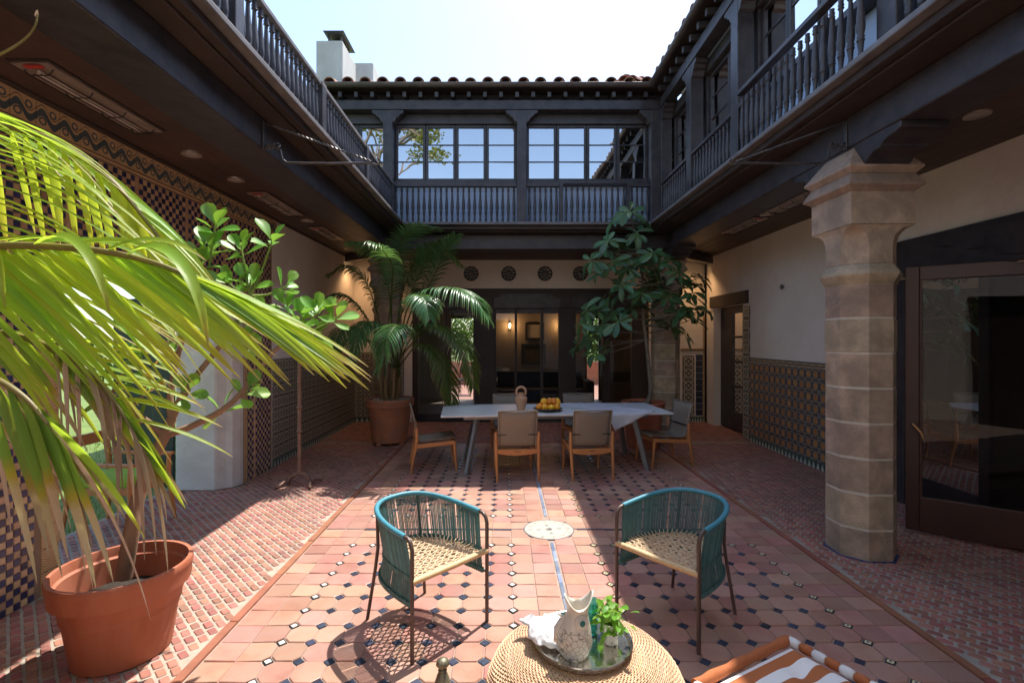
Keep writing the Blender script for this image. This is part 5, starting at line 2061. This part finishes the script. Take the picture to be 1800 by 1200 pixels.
def px_frond(pts, specs, r=.012, name='frond'):
    """pts: (pixel x, pixel y, depth); specs: leaflet families on this rachis"""
    rp = catmull([crown] + [at(*p) for p in pts], 12)
    fr_ = MB().tube(rp, [r * (1.15 - k / len(rp)) + .0015 for k in range(len(rp))], 6).build(name, rachis_m, fpm, smooth=60)
    for sp in specs:
        n = sp['n']
        for k in range(n):
            s = sp['s'][0] + (sp['s'][1] - sp['s'][0]) * (k + rnd.uniform(-.25, .25)) / max(1, n - 1)
            s = min(.999, max(.05, s))
            p, t = sample(rp, s)
            f = (s - sp['s'][0]) / (sp['s'][1] - sp['s'][0])
            d = V(sp['d0']).lerp(V(sp.get('d1', sp['d0'])), f) + t * sp.get('t', 0) + V((rnd.gauss(0, 1), rnd.gauss(0, 1), rnd.gauss(0, 1))) * sp.get('j', .05)
            L = (sp['L'][0] + (sp['L'][1] - sp['L'][0]) * f) * rnd.uniform(.88, 1.1)
            nr = V(sp['nrm']) + V((rnd.gauss(0, 1), rnd.gauss(0, 1), rnd.gauss(0, 1))) * sp.get('nj', .15)
            mb = MB()
            strip(mb, p, d, L, sp['W'] * rnd.uniform(.85, 1.15), sp['droop'] * rnd.uniform(.8, 1.25), nr, n=10, fold=sp.get('fold', .3))
            m = sp['m'] if not isinstance(sp['m'], list) else rnd.choice(sp['m'])
            mb.build('leaflet', m, fr_, smooth=70)
    return fr_


# B: thin arcs sweeping in from the left edge
px_frond([(-330, 300, 1.5), (-270, 170, 1.5), (-170, 175, 1.46), (-90, 265, 1.40), (-70, 390, 1.36), (-95, 520, 1.32)],
         [dict(n=32, s=(.34, .98), d0=(1, .10, .04), d1=(1, .0, -.34), L=(.62, .80), W=.015, droop=.7, nrm=(0, -.22, 1), m=[palm_green, palm_green, palm_yellow], j=.022, nj=.05)])
# C: broad hanging leaflets behind
px_frond([(-280, 290, 1.66), (-150, 222, 1.64), (0, 222, 1.62), (100, 250, 1.60), (190, 312, 1.58), (262, 395, 1.56), (330, 490, 1.54)],
         [dict(n=18, s=(.34, .93), d0=(.06, .1, -1), d1=(.35, 0, -1), L=(.40, .30), W=.030, droop=.3, nrm=(.1, -1, .1), m=palm_yellow, j=.04),
          dict(n=24, s=(.36, .97), d0=(.9, .1, -.42), d1=(.75, 0, -.75), L=(.5, .34), W=.016, droop=.45, nrm=(.2, -.5, .85), m=[palm_green, palm_yellow], j=.04)])
# A: the main frond, long straight leaflets to the lower right
px_frond([(-260, 520, 1.42), (-110, 448, 1.34), (0, 432, 1.30), (150, 438, 1.26), (270, 462, 1.24), (370, 505, 1.25), (430, 545, 1.26)],
         [dict(n=44, s=(.20, .995), d0=(.74, -.10, -.60), d1=(.88, 0, -.46), L=(.66, .36), W=.020, droop=.2, nrm=(-.3, -.75, .6), m=[palm_green, palm_green, palm_yellow], j=.035),
          dict(n=36, s=(.20, .995), d0=(.84, .25, -.30), d1=(.92, .15, -.36), L=(.66, .36), W=.017, droop=.3, nrm=(-.3, -.45, .85), m=[palm_green, palm_yellow, palm_yellow], j=.04),
          dict(n=7, s=(.26, .6), d0=(.80, .1, .35), L=(.3, .3), W=.020, droop=.9, nrm=(.1, -.6, .8), m=[palm_green, palm_yellow], j=.08),
          dict(n=3, s=(.34, .62), d0=(.9, -.4, .45), L=(.46, .42), W=.034, droop=1.9, nrm=(.2, -.5, .7), m=palm_green, j=.1)])
# E: middle frond in half shade
px_frond([(-260, 640, 1.44), (-120, 590, 1.40), (0, 585, 1.36), (110, 620, 1.33), (190, 690, 1.3), (250, 790, 1.28)],
         [dict(n=22, s=(.3, .98), d0=(.75, -.1, -.62), d1=(.6, 0, -.8), L=(.44, .24), W=.019, droop=.3, nrm=(-.3, -.7, .6), m=[palm_green, palm_green, palm_dry], j=.06),
          dict(n=14, s=(.3, .9), d0=(.95, .3, .02), d1=(.85, .3, -.25), L=(.40, .26), W=.018, droop=.3, nrm=(0, -.4, 1), m=[palm_green], j=.06),
          dict(n=20, s=(.58, 1.0), d0=(.5, -.1, -.5), d1=(.35, -.1, -.8), L=(.26, .34), W=.014, droop=1.8, nrm=(-.3, -.7, .6), m=palm_dead, j=.16)])
# D: near frond, broad leaflets with dry hanging tips
px_frond([(-330, 740, 1.24), (-200, 660, 1.16), (-90, 640, 1.10), (-10, 665, 1.06), (45, 700, 1.05), (85, 745, 1.05)],
         [dict(n=8, s=(.42, .99), d0=(.22, -.05, -.9), d1=(.40, 0, -.85), L=(.48, .36), W=.028, droop=.6, nrm=(-.1, -1, .25), m=palm_dry, j=.05, fold=.2),
          dict(n=7, s=(.45, .97), d0=(.45, .3, -.7), d1=(.50, .2, -.75), L=(.36, .34), W=.022, droop=.5, nrm=(-.2, -.8, .5), m=[palm_dry, palm_green], j=.06, fold=.2),
          dict(n=6, s=(.6, 1.0), d0=(.4, .1, -.8), L=(.36, .46), W=.013, droop=.9, nrm=(-.2, -.8, .5), m=palm_dead, j=.12)])
# G: stray leaf tip at the top left
px_frond([(-300, 240, 1.3), (-140, 140, 1.25), (-60, 120, 1.22), (0, 96, 1.2), (40, 72, 1.2), (60, 50, 1.2), (66, 26, 1.2)], [dict(n=1, s=(.97, 1.0), d0=(.05, 0, 1), L=(.02, .02), W=.008, droop=0, nrm=(0, -1, 0), m=palm_dead, j=.0)], r=.003)


def pot(name, label, c, h, r_top, r_bot, mat, rimh=.11, feet=False, soil_z=None, group=None, hollow=.16):
    t = thing(name, label, 'pot', c, group)
    c = V(c)
    z0 = .04 if feet else 0
    prof = [(r_bot * .9, z0), (r_bot, z0 + .006), (r_bot + (r_top * .88 - r_bot) * .5, h * .45), (r_top * .885, h - rimh - .012), (r_top * .90, h - rimh - .004),
            (r_top * .965, h - rimh), (r_top * .975, h - rimh + .02), (r_top * .985, h - .045), (r_top, h - .035), (r_top * 1.0, h - .008), (r_top * .99, h), (r_top * .93, h), (r_top * .92, h - .012), (r_top * .905, h - .05), (r_top * .86, h - .06), (r_top * .83, h - hollow - .02), (r_top * .4, h - hollow - .021)]
    MB().lathe(prof, 56, c).build('body', mat, t, smooth=40)
    mb = MB()
    n = 26
    sv = []
    zs = h - hollow
    rs_ = [[(c.x + q * math.cos(2 * PI * k / n), c.y + q * math.sin(2 * PI * k / n), c.z + zs + rnd.uniform(0, .014)) for k in range(n)] for q in (r_top * .84, r_top * .6, r_top * .35, r_top * .1)]
    mb.rings(rs_, cap=False)
    mb.add([(c.x + r_top * .1 * math.cos(2 * PI * k / n), c.y + r_top * .1 * math.sin(2 * PI * k / n), c.z + zs + .005) for k in range(n)], [list(range(n))])
    mb.build('soil', soil, t, smooth=60)
    if feet:
        for k in range(4):
            a = PI / 4 + k * PI / 2 + .3
            MB().box(c.x + r_bot * .9 * math.cos(a) - .04, c.y + r_bot * .9 * math.sin(a) - .04, 0, c.x + r_bot * .9 * math.cos(a) + .04, c.y + r_bot * .9 * math.sin(a) + .04, .045).build('foot', mat, t, bevel=.008)
    return t


pot('clay_pot', 'small clay pot of the arching palm at the left edge', (PB.x, PB.y, 0), .42, .24, .18, clay_pot)
CP = V((-2.08, 2.70, 0))
pot('terracotta_pot', 'large bright terracotta pot in the left foreground holding the fleshy-leaved plant', CP, .47, .325, .225, clay_pot, rimh=.12, hollow=.2)
BP = V((-1.86, 8.02, 0))
pot('aged_terracotta_pot', 'big aged terracotta pot on clay feet holding the palm at the back', BP, .73, .39, .27, clay_old, rimh=.12, feet=True, hollow=.06)
GP = V((2.16, 7.72, 0))
pot('red_clay_pot', 'red clay pot behind the right end dining chair holding the tree', GP, .72, .33, .24, clay_pot, rimh=.1, hollow=.05)
# pebbles
mb = MB()
peb = plain('pale_pebble', (.45, .42, .36), (.28, .26, .22), rough=.8, scale=20, rnd_amt=.3)
for k in range(150):
    a, q = rnd.uniform(0, 2 * PI), .33 * math.sqrt(rnd.random())
    r = rnd.uniform(.014, .034)
    c = BP + V((q * math.cos(a), q * math.sin(a), .685 + rnd.uniform(0, .02)))
    mb.lathe([(.004, -r * .6), (r * .8, -r * .35), (r, 0), (r * .75, r * .4), (.004, r * .55)], 7, c)
tag(mb.build('pebbles', peb, smooth=60), 'pale pebbles covering the soil of the palm pot', 'pebbles', kind='stuff')

# ---- fleshy-leaved plant in the foreground pot
clu_leaf = leafmat('fleshy_leaf', [(0, (.17, .34, .045)), (.6, (.17, .36, .055)), (1, (.20, .38, .055))], rough=.35, tr=.32, trcol=(.32, .60, .04), rnd_amt=.18)
clu_old = leafmat('old_yellow_leaf', [(0, (.55, .32, .03)), (1, (.60, .25, .03))], rough=.4, tr=.3, trcol=(.7, .4, .02))


def obovate(L, W, cup=.12, bend=.15, nu=8, nv=4, pos_=.66):
    vs, fs, uv = [], [], []
    for i in range(nu + 1):
        t = i / nu
        w = W * .5 * (math.sin(PI * min(1, t ** 1.25 * .5 / pos_ ** 1.25)) if t < pos_ else math.sqrt(max(0, 1 - ((t - pos_) / (1 - pos_)) ** 2.2))) if i else W * .05
        w = max(w, W * .03)
        for j in range(nv + 1):
            s = -1 + 2 * j / nv
            vs.append((s * w, t * L, cup * w * s * s * 1.4 - bend * L * t * t))
    for i in range(nu):
        for j in range(nv):
            a = i * (nv + 1) + j
            fs.append((a, a + 1, a + nv + 2, a + nv + 1))
            uv.append([(j / nv, i / nu), ((j + 1) / nv, i / nu), ((j + 1) / nv, (i + 1) / nu), (j / nv, (i + 1) / nu)])
    return MB().add(vs, fs, 0, uv)


leaf_me = [mesh_of(obovate(.125, .078, .2, b_), 'leaf', clu_leaf, 70) for b_ in (.0, .12, .25)]
leaf_old = mesh_of(obovate(.12, .07, .2, .2), 'leaf', clu_old, 70)


def frame(d, up_=None, roll=0.):
    y = V(d).normalized()
    z = V(up_ or (0, 0, 1))
    x = y.cross(z)
    if x.length < .05:
        x = y.orthogonal()
    x.normalize()
    z = x.cross(y)
    m = Matrix((x, y, z)).transposed()
    return (m @ Matrix.Rotation(roll, 3, 'Y')).to_euler()


clu = thing('fleshy_leaved_plant', 'branching plant with round fleshy bright green leaves in the foreground pot', 'plant', CP)
tr_pts = [at(217, 1015, 2.72), at(232, 930, 2.72), at(240, 885, 2.74), at(262, 820, 2.78), at(290, 765, 2.82), at(302, 735, 2.84)]
MB().tube(catmull(tr_pts, 5), [.042 - .016 * k / 25 for k in range(26)], 10).build('trunk', bark, clu, smooth=60)
fork = tr_pts[-1]
clusters = [(372, 440, 2.95, 7), (378, 398, 2.95, 6), (352, 460, 2.92, 5), (425, 440, 3.0, 6), (478, 425, 3.02, 4), (440, 500, 3.0, 6), (405, 500, 2.95, 6), (505, 540, 3.05, 6),
            (530, 560, 3.05, 6), (560, 548, 3.08, 6), (590, 560, 3.08, 5), (545, 590, 3.05, 4), (465, 560, 3.0, 5), (500, 505, 3.08, 5),
            (255, 690, 2.8, 5), (235, 735, 2.75, 6), (185, 690, 2.78, 5), (215, 655, 2.8, 6), (260, 620, 2.85, 6), (330, 690, 2.85, 4), (390, 720, 2.9, 4), (430, 690, 2.92, 4), (160, 640, 2.85, 6), (300, 610, 2.9, 6), (420, 600, 2.95, 5), (340, 570, 2.9, 5)]
limbs = {'up': catmull([fork, at(300, 690, 2.86), at(320, 600, 2.9), at(360, 510, 2.95)], 6),
         'right': catmull([tr_pts[-2], at(345, 745, 2.84), at(410, 705, 2.9), at(470, 630, 3.0), at(510, 590, 3.04)], 6),
         'mid': catmull([fork, at(330, 680, 2.88), at(400, 590, 2.95), at(440, 520, 3.0)], 6),
         'left': catmull([tr_pts[-2], at(265, 745, 2.8), at(230, 720, 2.76), at(195, 690, 2.78)], 6)}
for k, p in limbs.items():
    MB().tube(p, [.022 - .013 * q / len(p) for q in range(len(p))], 8).build('branch', bark, clu, smooth=60)
allp = [q for p in limbs.values() for q in p]
for (px, py, dp, n) in clusters:
    c = at(px, py, dp)
    b = min(allp, key=lambda q: (q - c).length + (.0 if q.z < c.z else .3))
    ax = (c - b)
    ax = (ax.normalized() + V((0, 0, .5))).normalized() if ax.length > .01 else V((0, 0, 1))
    mid = b.lerp(c, .5) + V((0, 0, -.02))
    MB().tube(catmull([b, mid, c, c + ax * .03], 4), [.009] * 4 + [.007] * 4 + [.005] * 5, 6).build('twig', bark if py > 640 else plain('green_twig', (.22, .30, .06), rough=.5) if 'green_twig' not in bpy.data.materials else bpy.data.materials['green_twig'], clu, smooth=60)
    for q in range(n + 1):
        a = q * 2.4 + rnd.uniform(-.4, .4)
        o = ax.orthogonal().normalized()
        o = Matrix.Rotation(a, 3, ax) @ o
        open_ = .35 + .75 * q / n
        d = ax * (1.25 - open_) + o * open_ + V((0, -.12, .1))
        pos = c + ax * (.03 - .07 * q / n) + o * .012
        sc = rnd.uniform(.8, 1.2) * (.8 if q == 0 else 1)
        me = leaf_me[rnd.randrange(3)] if not (py > 600 and rnd.random() < .1) else leaf_old
        inst('leaf', me, clu, pos, frame(d, ax * .6 + V((0, -.5, .3)), rnd.uniform(-.4, .4)), (sc, sc, sc))

# ---- palm at the back
kentia = leafmat('deep_green_palm', [(0, (.075, .18, .065)), (.6, (.085, .20, .075)), (.93, (.13, .20, .06)), (1, (.25, .2, .1))], rough=.27, tr=.3, trcol=(.22, .36, .04), rnd_amt=.25)
kentia_y = leafmat('olive_palm', [(0, (.075, .12, .02)), (.7, (.10, .13, .02)), (1, (.22, .16, .05))], rough=.4, tr=.3, trcol=(.28, .30, .02))
bpm = thing('feather_palm', 'deep green feather palm in the aged pot at the back left', 'palm', BP)
stems = []
for k in range(7):
    a = k * 2 * PI / 7
    b = BP + V((.10 * math.cos(a), .10 * math.sin(a), .67))
    tpt = BP + V((.16 * math.cos(a), .16 * math.sin(a), 1.15 + rnd.uniform(-.1, .15)))
    MB().tube([b, b.lerp(tpt, .5) + V((.02 * math.cos(a), .02 * math.sin(a), 0)), tpt], [.04, .03, .022], 8).build('stem', plain('palm_sheath', (.30, .17, .08), (.16, .13, .05), rough=.8, scale=10, stretch=(4, 4, .5)) if k == 0 else bpy.data.materials['palm_sheath'], bpm, smooth=60)
    stems.append(tpt)


def kentia_frond(pts, leafL=.5, n=46, m=None, hang=.75, start=.38):
    c = at(*pts[0])
    b = min(stems, key=lambda q: abs(q.x - c.x) + abs(q.y - c.y))
    rp = catmull([b] + [at(*p) for p in pts], 10)
    mb = MB()
    mb2 = MB().tube(rp, [.012 * (1.1 - k / len(rp)) + .002 for k in range(len(rp))], 5)
    fr_ = mb2.build('frond', kentia_y, bpm, smooth=60)
    for k in range(n):
        s = start + (1 - start) * (k + .5) / n
        p, t = sample(rp, min(.995, s))
        f = (s - start) / (1 - start)
        env = (.55 + .9 * f) if f < .4 else (1.0 - .62 * ((f - .4) / .6) ** 1.4)
        side = t.cross(V((0, 0, 1)))
        if side.length < .2:
            side = t.cross(V((0, -1, .3)))
        side.normalize()
        upv = side.cross(t).normalized()
        for sg in (-1, 1):
            d = side * sg * .95 + t * (.45 + .5 * f) + upv * .12 + V((rnd.gauss(0, .05), rnd.gauss(0, .05), rnd.gauss(0, .05)))
            strip(mb, p, d, leafL * env * rnd.uniform(.9, 1.08), .021, hang * rnd.uniform(.8, 1.3), upv, n=6, fold=.25)
    tag(mb.build('leaflets', m or kentia, fr_, smooth=70), kind='stuff')


kf = [([(705, 600, 7.8), (735, 525, 7.0), (785, 506, 6.4), (830, 520, 6.1), (858, 560, 6.0)], .46, kentia, 1.3),
      ([(700, 640, 7.7), (708, 590, 6.7), (700, 572, 6.3), (682, 592, 6.0), (664, 650, 5.9)], .42, kentia, 1.3),
      ([(690, 600, 8.0), (690, 500, 7.9), (703, 430, 7.7), (735, 400, 7.5), (765, 400, 7.4)], .42, kentia, .5),
      ([(680, 600, 7.9), (690, 490, 7.2), (680, 450, 6.7), (655, 430, 6.5), (615, 425, 6.4)], .38, kentia, 1.2),
      ([(705, 620, 8.0), (735, 540, 7.9), (765, 480, 7.8), (782, 440, 7.7), (800, 415, 7.6)], .42, kentia, .4),
      ([(670, 620, 8.0), (645, 560, 7.9), (615, 525, 7.8), (585, 520, 7.7), (560, 545, 7.6)], .45, kentia, 1.0),
      ([(670, 640, 7.9), (640, 590, 7.6), (610, 575, 7.2), (590, 600, 7.0), (580, 650, 6.9)], .40, kentia, 1.1),
      ([(710, 620, 7.9), (755, 575, 7.6), (795, 585, 7.3), (820, 625, 7.1), (832, 680, 7.0)], .46, kentia_y, 1.0),
      ([(705, 640, 7.8), (735, 605, 7.5), (765, 620, 7.3), (785, 660, 7.1), (795, 715, 7.0)], .44, kentia_y, 1.1),
      ([(690, 620, 8.1), (685, 520, 8.1), (665, 450, 8.0), (640, 410, 7.9), (610, 400, 7.9)], .45, kentia, .7),
      ([(695, 600, 8.1), (712, 500, 8.1), (740, 450, 8.0), (780, 440, 7.9), (810, 465, 7.8)], .45, kentia_y, 1.0),
      ([(690, 640, 7.7), (675, 585, 7.2), (650, 565, 6.9), (632, 585, 6.7), (620, 630, 6.6)], .38, kentia, 1.2),
      ([(700, 620, 7.8), (715, 545, 7.0), (735, 520, 6.5), (748, 528, 6.2), (755, 560, 6.1)], .38, kentia, 1.2),
      ([(680, 620, 8.1), (660, 540, 8.0), (640, 490, 7.9), (610, 470, 7.8), (580, 480, 7.7)], .45, kentia, .9),
      ([(700, 640, 8.0), (725, 590, 8.0), (745, 570, 7.9), (770, 575, 7.8), (800, 600, 7.7)], .45, kentia, 1.0),
      ([(690, 600, 8.0), (720, 520, 7.9), (740, 470, 7.8), (755, 440, 7.7), (775, 425, 7.6)], .42, kentia, .6),
      ([(685, 640, 8.1), (650, 600, 8.2), (625, 590, 8.2), (600, 610, 8.1), (590, 650, 8.0)], .42, kentia, 1.0)]
for pts, L, m, hg in kf:
    kentia_frond(pts, L, 54, m, hg)

# ---- broad-leaved tree at the back right
tl = leafmat('leathery_leaf', [(0, (.10, .17, .04)), (.5, (.075, .16, .06)), (1, (.065, .145, .06))], rough=.3, tr=.18, trcol=(.2, .3, .03), rnd_amt=.3)
tree = thing('potted_tree', 'small tree with whorls of long leathery leaves in the red clay pot', 'tree', GP)
tk = catmull([GP + V((0, 0, .6)), at(1143, 690, 7.72), at(1138, 620, 7.75), at(1130, 550, 7.8), at(1129, 480, 7.8), at(1118, 430, 7.75), at(1110, 385, 7.7)], 6)
MB().tube(tk, [.038 - .026 * k / len(tk) for k in range(len(tk))], 10).build('trunk', bark_grey, tree, smooth=60)
wh = [(1108, 372), (1080, 385), (1132, 392), (1062, 438), (1100, 430), (1148, 445), (1125, 468), (1052, 480), (1092, 500), (1163, 492), (1192, 478), (1232, 488), (1216, 515), (1240, 545), (1192, 550), (1160, 530), (1128, 515),
      (1050, 545), (1076, 545), (1022, 570), (1015, 606), (1042, 592), (1062, 618), (1088, 565), (1206, 585), (1178, 572), (1150, 560), (1222, 560), (1078, 462), (1040, 458), (1178, 455), (1105, 470), (1140, 500), (1070, 515), (1170, 520), (1110, 540), (1045, 620), (1030, 545), (1205, 540), (1150, 475), (1120, 410), (1090, 440), (1070, 425), (1150, 510), (1200, 505), (1220, 540), (1060, 570), (1160, 455), (1225, 500)]
lm = [mesh_of(obovate(.265, .095, .3, b_, 8, 2, .6), 'leaf', tl, 70) for b_ in (.06, .18, .32)]
cnt = 0
extra = MB()
main = {}
for k, (px, py) in enumerate(wh):
    dp = 7.75 + rnd.uniform(-.55, .55)
    c = at(px, py, dp)
    b = min(tk[14:], key=lambda q: (q - c).length + max(0, q.z - c.z + .1) * 2)
    ax = ((c - b).normalized() * .8 + V((0, -.25, .55))).normalized()
    MB().tube(catmull([b, b.lerp(c, .55) + V((0, 0, -.05)), c], 4), [.011, .01, .009, .009, .008, .007, .006, .006, .005], 6).build('branch', bark_grey, tree, smooth=60)
    nl = 9
    for q in range(nl):
        o = Matrix.Rotation(q * 2 * PI / nl * 1.03 + rnd.uniform(-.25, .25), 3, ax) @ ax.orthogonal().normalized()
        el = rnd.uniform(-.55, .4)
        d = o + ax * el
        sc = rnd.uniform(.6, 1.15)
        eul = frame(d, ax, rnd.uniform(-.3, .3))
        me = lm[rnd.randrange(3)]
        pos = c + ax * rnd.uniform(-.03, .03)
        if cnt < 300:
            inst('leaf', me, tree, pos, eul, (sc, sc, sc))
        else:
            mt = Matrix.Translation(pos) @ eul.to_matrix().to_4x4() @ Matrix.Scale(sc, 4)
            uvl_ = me.uv_layers[0].data
            extra.add([mt @ v__.co for v__ in me.vertices], [list(p.vertices) for p in me.polygons], 0, [[tuple(uvl_[l].uv) for l in p.loop_indices] for p in me.polygons])
        cnt += 1
tag(extra.build('crown', tl, tree, smooth=70), kind='stuff')

# ---- sprig of herbs in the painted tumbler
herb = leafmat('herb_leaf', [(0, (.13, .30, .03)), (1, (.16, .36, .04))], rough=.45, tr=.35, trcol=(.35, .6, .03))
hs_ = thing('herb_sprig', 'bunch of bright green herbs in the painted tumbler', 'plant', sp_)
hl = [mesh_of(obovate(.058, .030, .2, b_, 6, 2, .5), 'leaf', herb, 70) for b_ in (.1, .35)]
for k in range(9):
    a = k * 2.4
    tp2 = sp_ + V((.03 * math.cos(a), .03 * math.sin(a), rnd.uniform(.11, .16)))
    MB().tube([sp_ + V((0, 0, .03)), sp_ + V((.012 * math.cos(a), .012 * math.sin(a), .09)), tp2], .0016, 5).build('stem', bpy.data.materials['green_twig'], hs_)
    for q in range(10):
        d = V((rnd.gauss(0, 1), rnd.gauss(0, 1), rnd.uniform(-1.2, .6)))
        inst('leaf', hl[q % 2], hs_, tp2 + V((rnd.gauss(0, .017), rnd.gauss(0, .017), rnd.uniform(-.07, .03))), frame(d, (0, 0, 1), rnd.uniform(-.6, .6)), [rnd.uniform(.7, 1.1)] * 3)


# ---- trees and shrubs beyond the walls
def foliage(name, mat, parent, blobs, n, size):
    mb = MB()
    for k in range(n):
        c, r = rnd.choice(blobs)
        while True:
            q = V((rnd.uniform(-1, 1), rnd.uniform(-1, 1), rnd.uniform(-1, 1)))
            if .35 < q.length < 1:
                break
        p = V(c) + V((q.x * r[0], q.y * r[1], q.z * r[2]))
        d = V((rnd.gauss(0, 1), rnd.gauss(0, 1), rnd.gauss(0, .7))).normalized() * size * rnd.uniform(.6, 1.3)
        s = d.orthogonal().normalized() * size * .4
        s = Matrix.Rotation(rnd.uniform(0, 6), 3, d) @ s
        mb.add([p, p + d * .5 + s, p + d, p + d * .5 - s], [(0, 1, 2, 3)], 0, [[(.5, 0), (1, .5), (.5, 1), (0, .5)]])
    return tag(mb.build(name, mat, parent), kind='stuff')


shrub_m = leafmat('shrub_leaf', [(0, (.07, .14, .02)), (1, (.10, .18, .03))], tr=.3)
oak_m = leafmat('yellow_green_crown', [(0, (.12, .15, .02)), (1, (.16, .17, .03))], tr=.3, trcol=(.4, .4, .05))
for x, y, z, r, lab in ((-1.9, 19.8, 1.7, 1.7, 'pale green shrub behind the patio wall, left of the room view'), (.3, 19.8, .8, 1.0, 'rounded green shrub behind the middle of the patio wall'),
                        (3.5, 19.7, 1.7, 1.7, 'green shrub behind the patio wall seen past the tree'), (5.6, 19.8, 1.2, 1.3, 'green shrub at the right end of the patio wall')):
    t = thing('shrub', lab, 'shrub', (x, y, 0), 'shrubs beyond the patio wall')
    for k in range(5):
        MB().tube([(x, y, -.05), (x + rnd.uniform(-.3, .3), y + rnd.uniform(-.3, .3), .7), (x + rnd.uniform(-.7, .7), y + rnd.uniform(-.6, .6), 1.4)], [.03, .02, .008], 5).build('stem', bark, t)
    foliage('foliage', shrub_m, t, [((x + rnd.uniform(-.6, .6), y + rnd.uniform(-.3, .3), z + rnd.uniform(-.2, .6)), (r * .6, r * .5, r * .6)) for _ in range(8)], 2600, .13)
for x, y, lab in ((-9.5, 6.5, 'sunlit hedge bush across the garden lawn, nearer'), (-10.5, 9.0, 'sunlit hedge bush across the garden lawn, farther')):
    t = thing('garden_bush', lab, 'bush', (x, y, 0), 'bushes across the lawn')
    for k in range(4):
        MB().tube([(x, y, -.05), (x + rnd.uniform(-.4, .4), y + rnd.uniform(-.4, .4), 1.2)], [.04, .015], 5).build('stem', bark, t)
    foliage('foliage', shrub_m, t, [((x + rnd.uniform(-1, 1), y + rnd.uniform(-1, 1), 1 + rnd.uniform(-.4, .8)), (.8, .8, .8)) for _ in range(7)], 2500, .16)
# grass seen through the garden opening
mb = MB()
for k in range(5000):
    x, y = rnd.uniform(-8.5, -3.85), rnd.uniform(3.2, 9.0)
    hgt = rnd.uniform(.03, .07)
    a = rnd.uniform(0, 6.3)
    dx, dy = .006 * math.cos(a), .006 * math.sin(a)
    lx, ly = rnd.uniform(-.03, .03), rnd.uniform(-.03, .03)
    mb.add([(x - dx, y - dy, -.06), (x + dx, y + dy, -.06), (x + lx, y + ly, -.06 + hgt)], [(0, 1, 2)], 0, [[(0, 0), (1, 0), (.5, 1)]])
tag(mb.build('grass', shrub_m), 'short bright lawn grass beyond the left garden opening', 'grass', kind='stuff')
rnd = random.Random(5)
# the big tree on the camera's side that the upper windows mirror
BT = V((-7.0, -7.0, 0))
bt = thing('spreading_tree', 'spreading yellow-green tree mirrored in the upper left windows', 'tree', BT)
trunk = MB()
tips = []


def grow(p, d, L, r, lvl):
    q = p + d * L * .5 + V((rnd.gauss(0, .05), rnd.gauss(0, .05), rnd.gauss(0, .05))) * L
    e = q + (d + V((rnd.gauss(0, .2), rnd.gauss(0, .2), rnd.gauss(0, .15)))).normalized() * L * .5
    trunk.tube([p, q, e], [r, r * .85, r * .68], 7 if lvl < 2 else 5)
    if lvl >= 5:
        tips.append(e)
        return
    for k in range(3 if lvl < 2 else 2):
        nd = (d + V((rnd.gauss(0, .6), rnd.gauss(0, .6), rnd.gauss(.05, .35)))).normalized()
        grow(e, nd, L * rnd.uniform(.68, .85), r * .62, lvl + 1)


grow(BT + V((0, 0, -.1)), V((.12, .05, 1)).normalized(), 4.2, .32, 0)
trunk.build('trunk', bark_grey, bt, smooth=60)
foliage('crown', oak_m, bt, [(tuple(t), (.55, .55, .35)) for t in tips], 7000, .17)
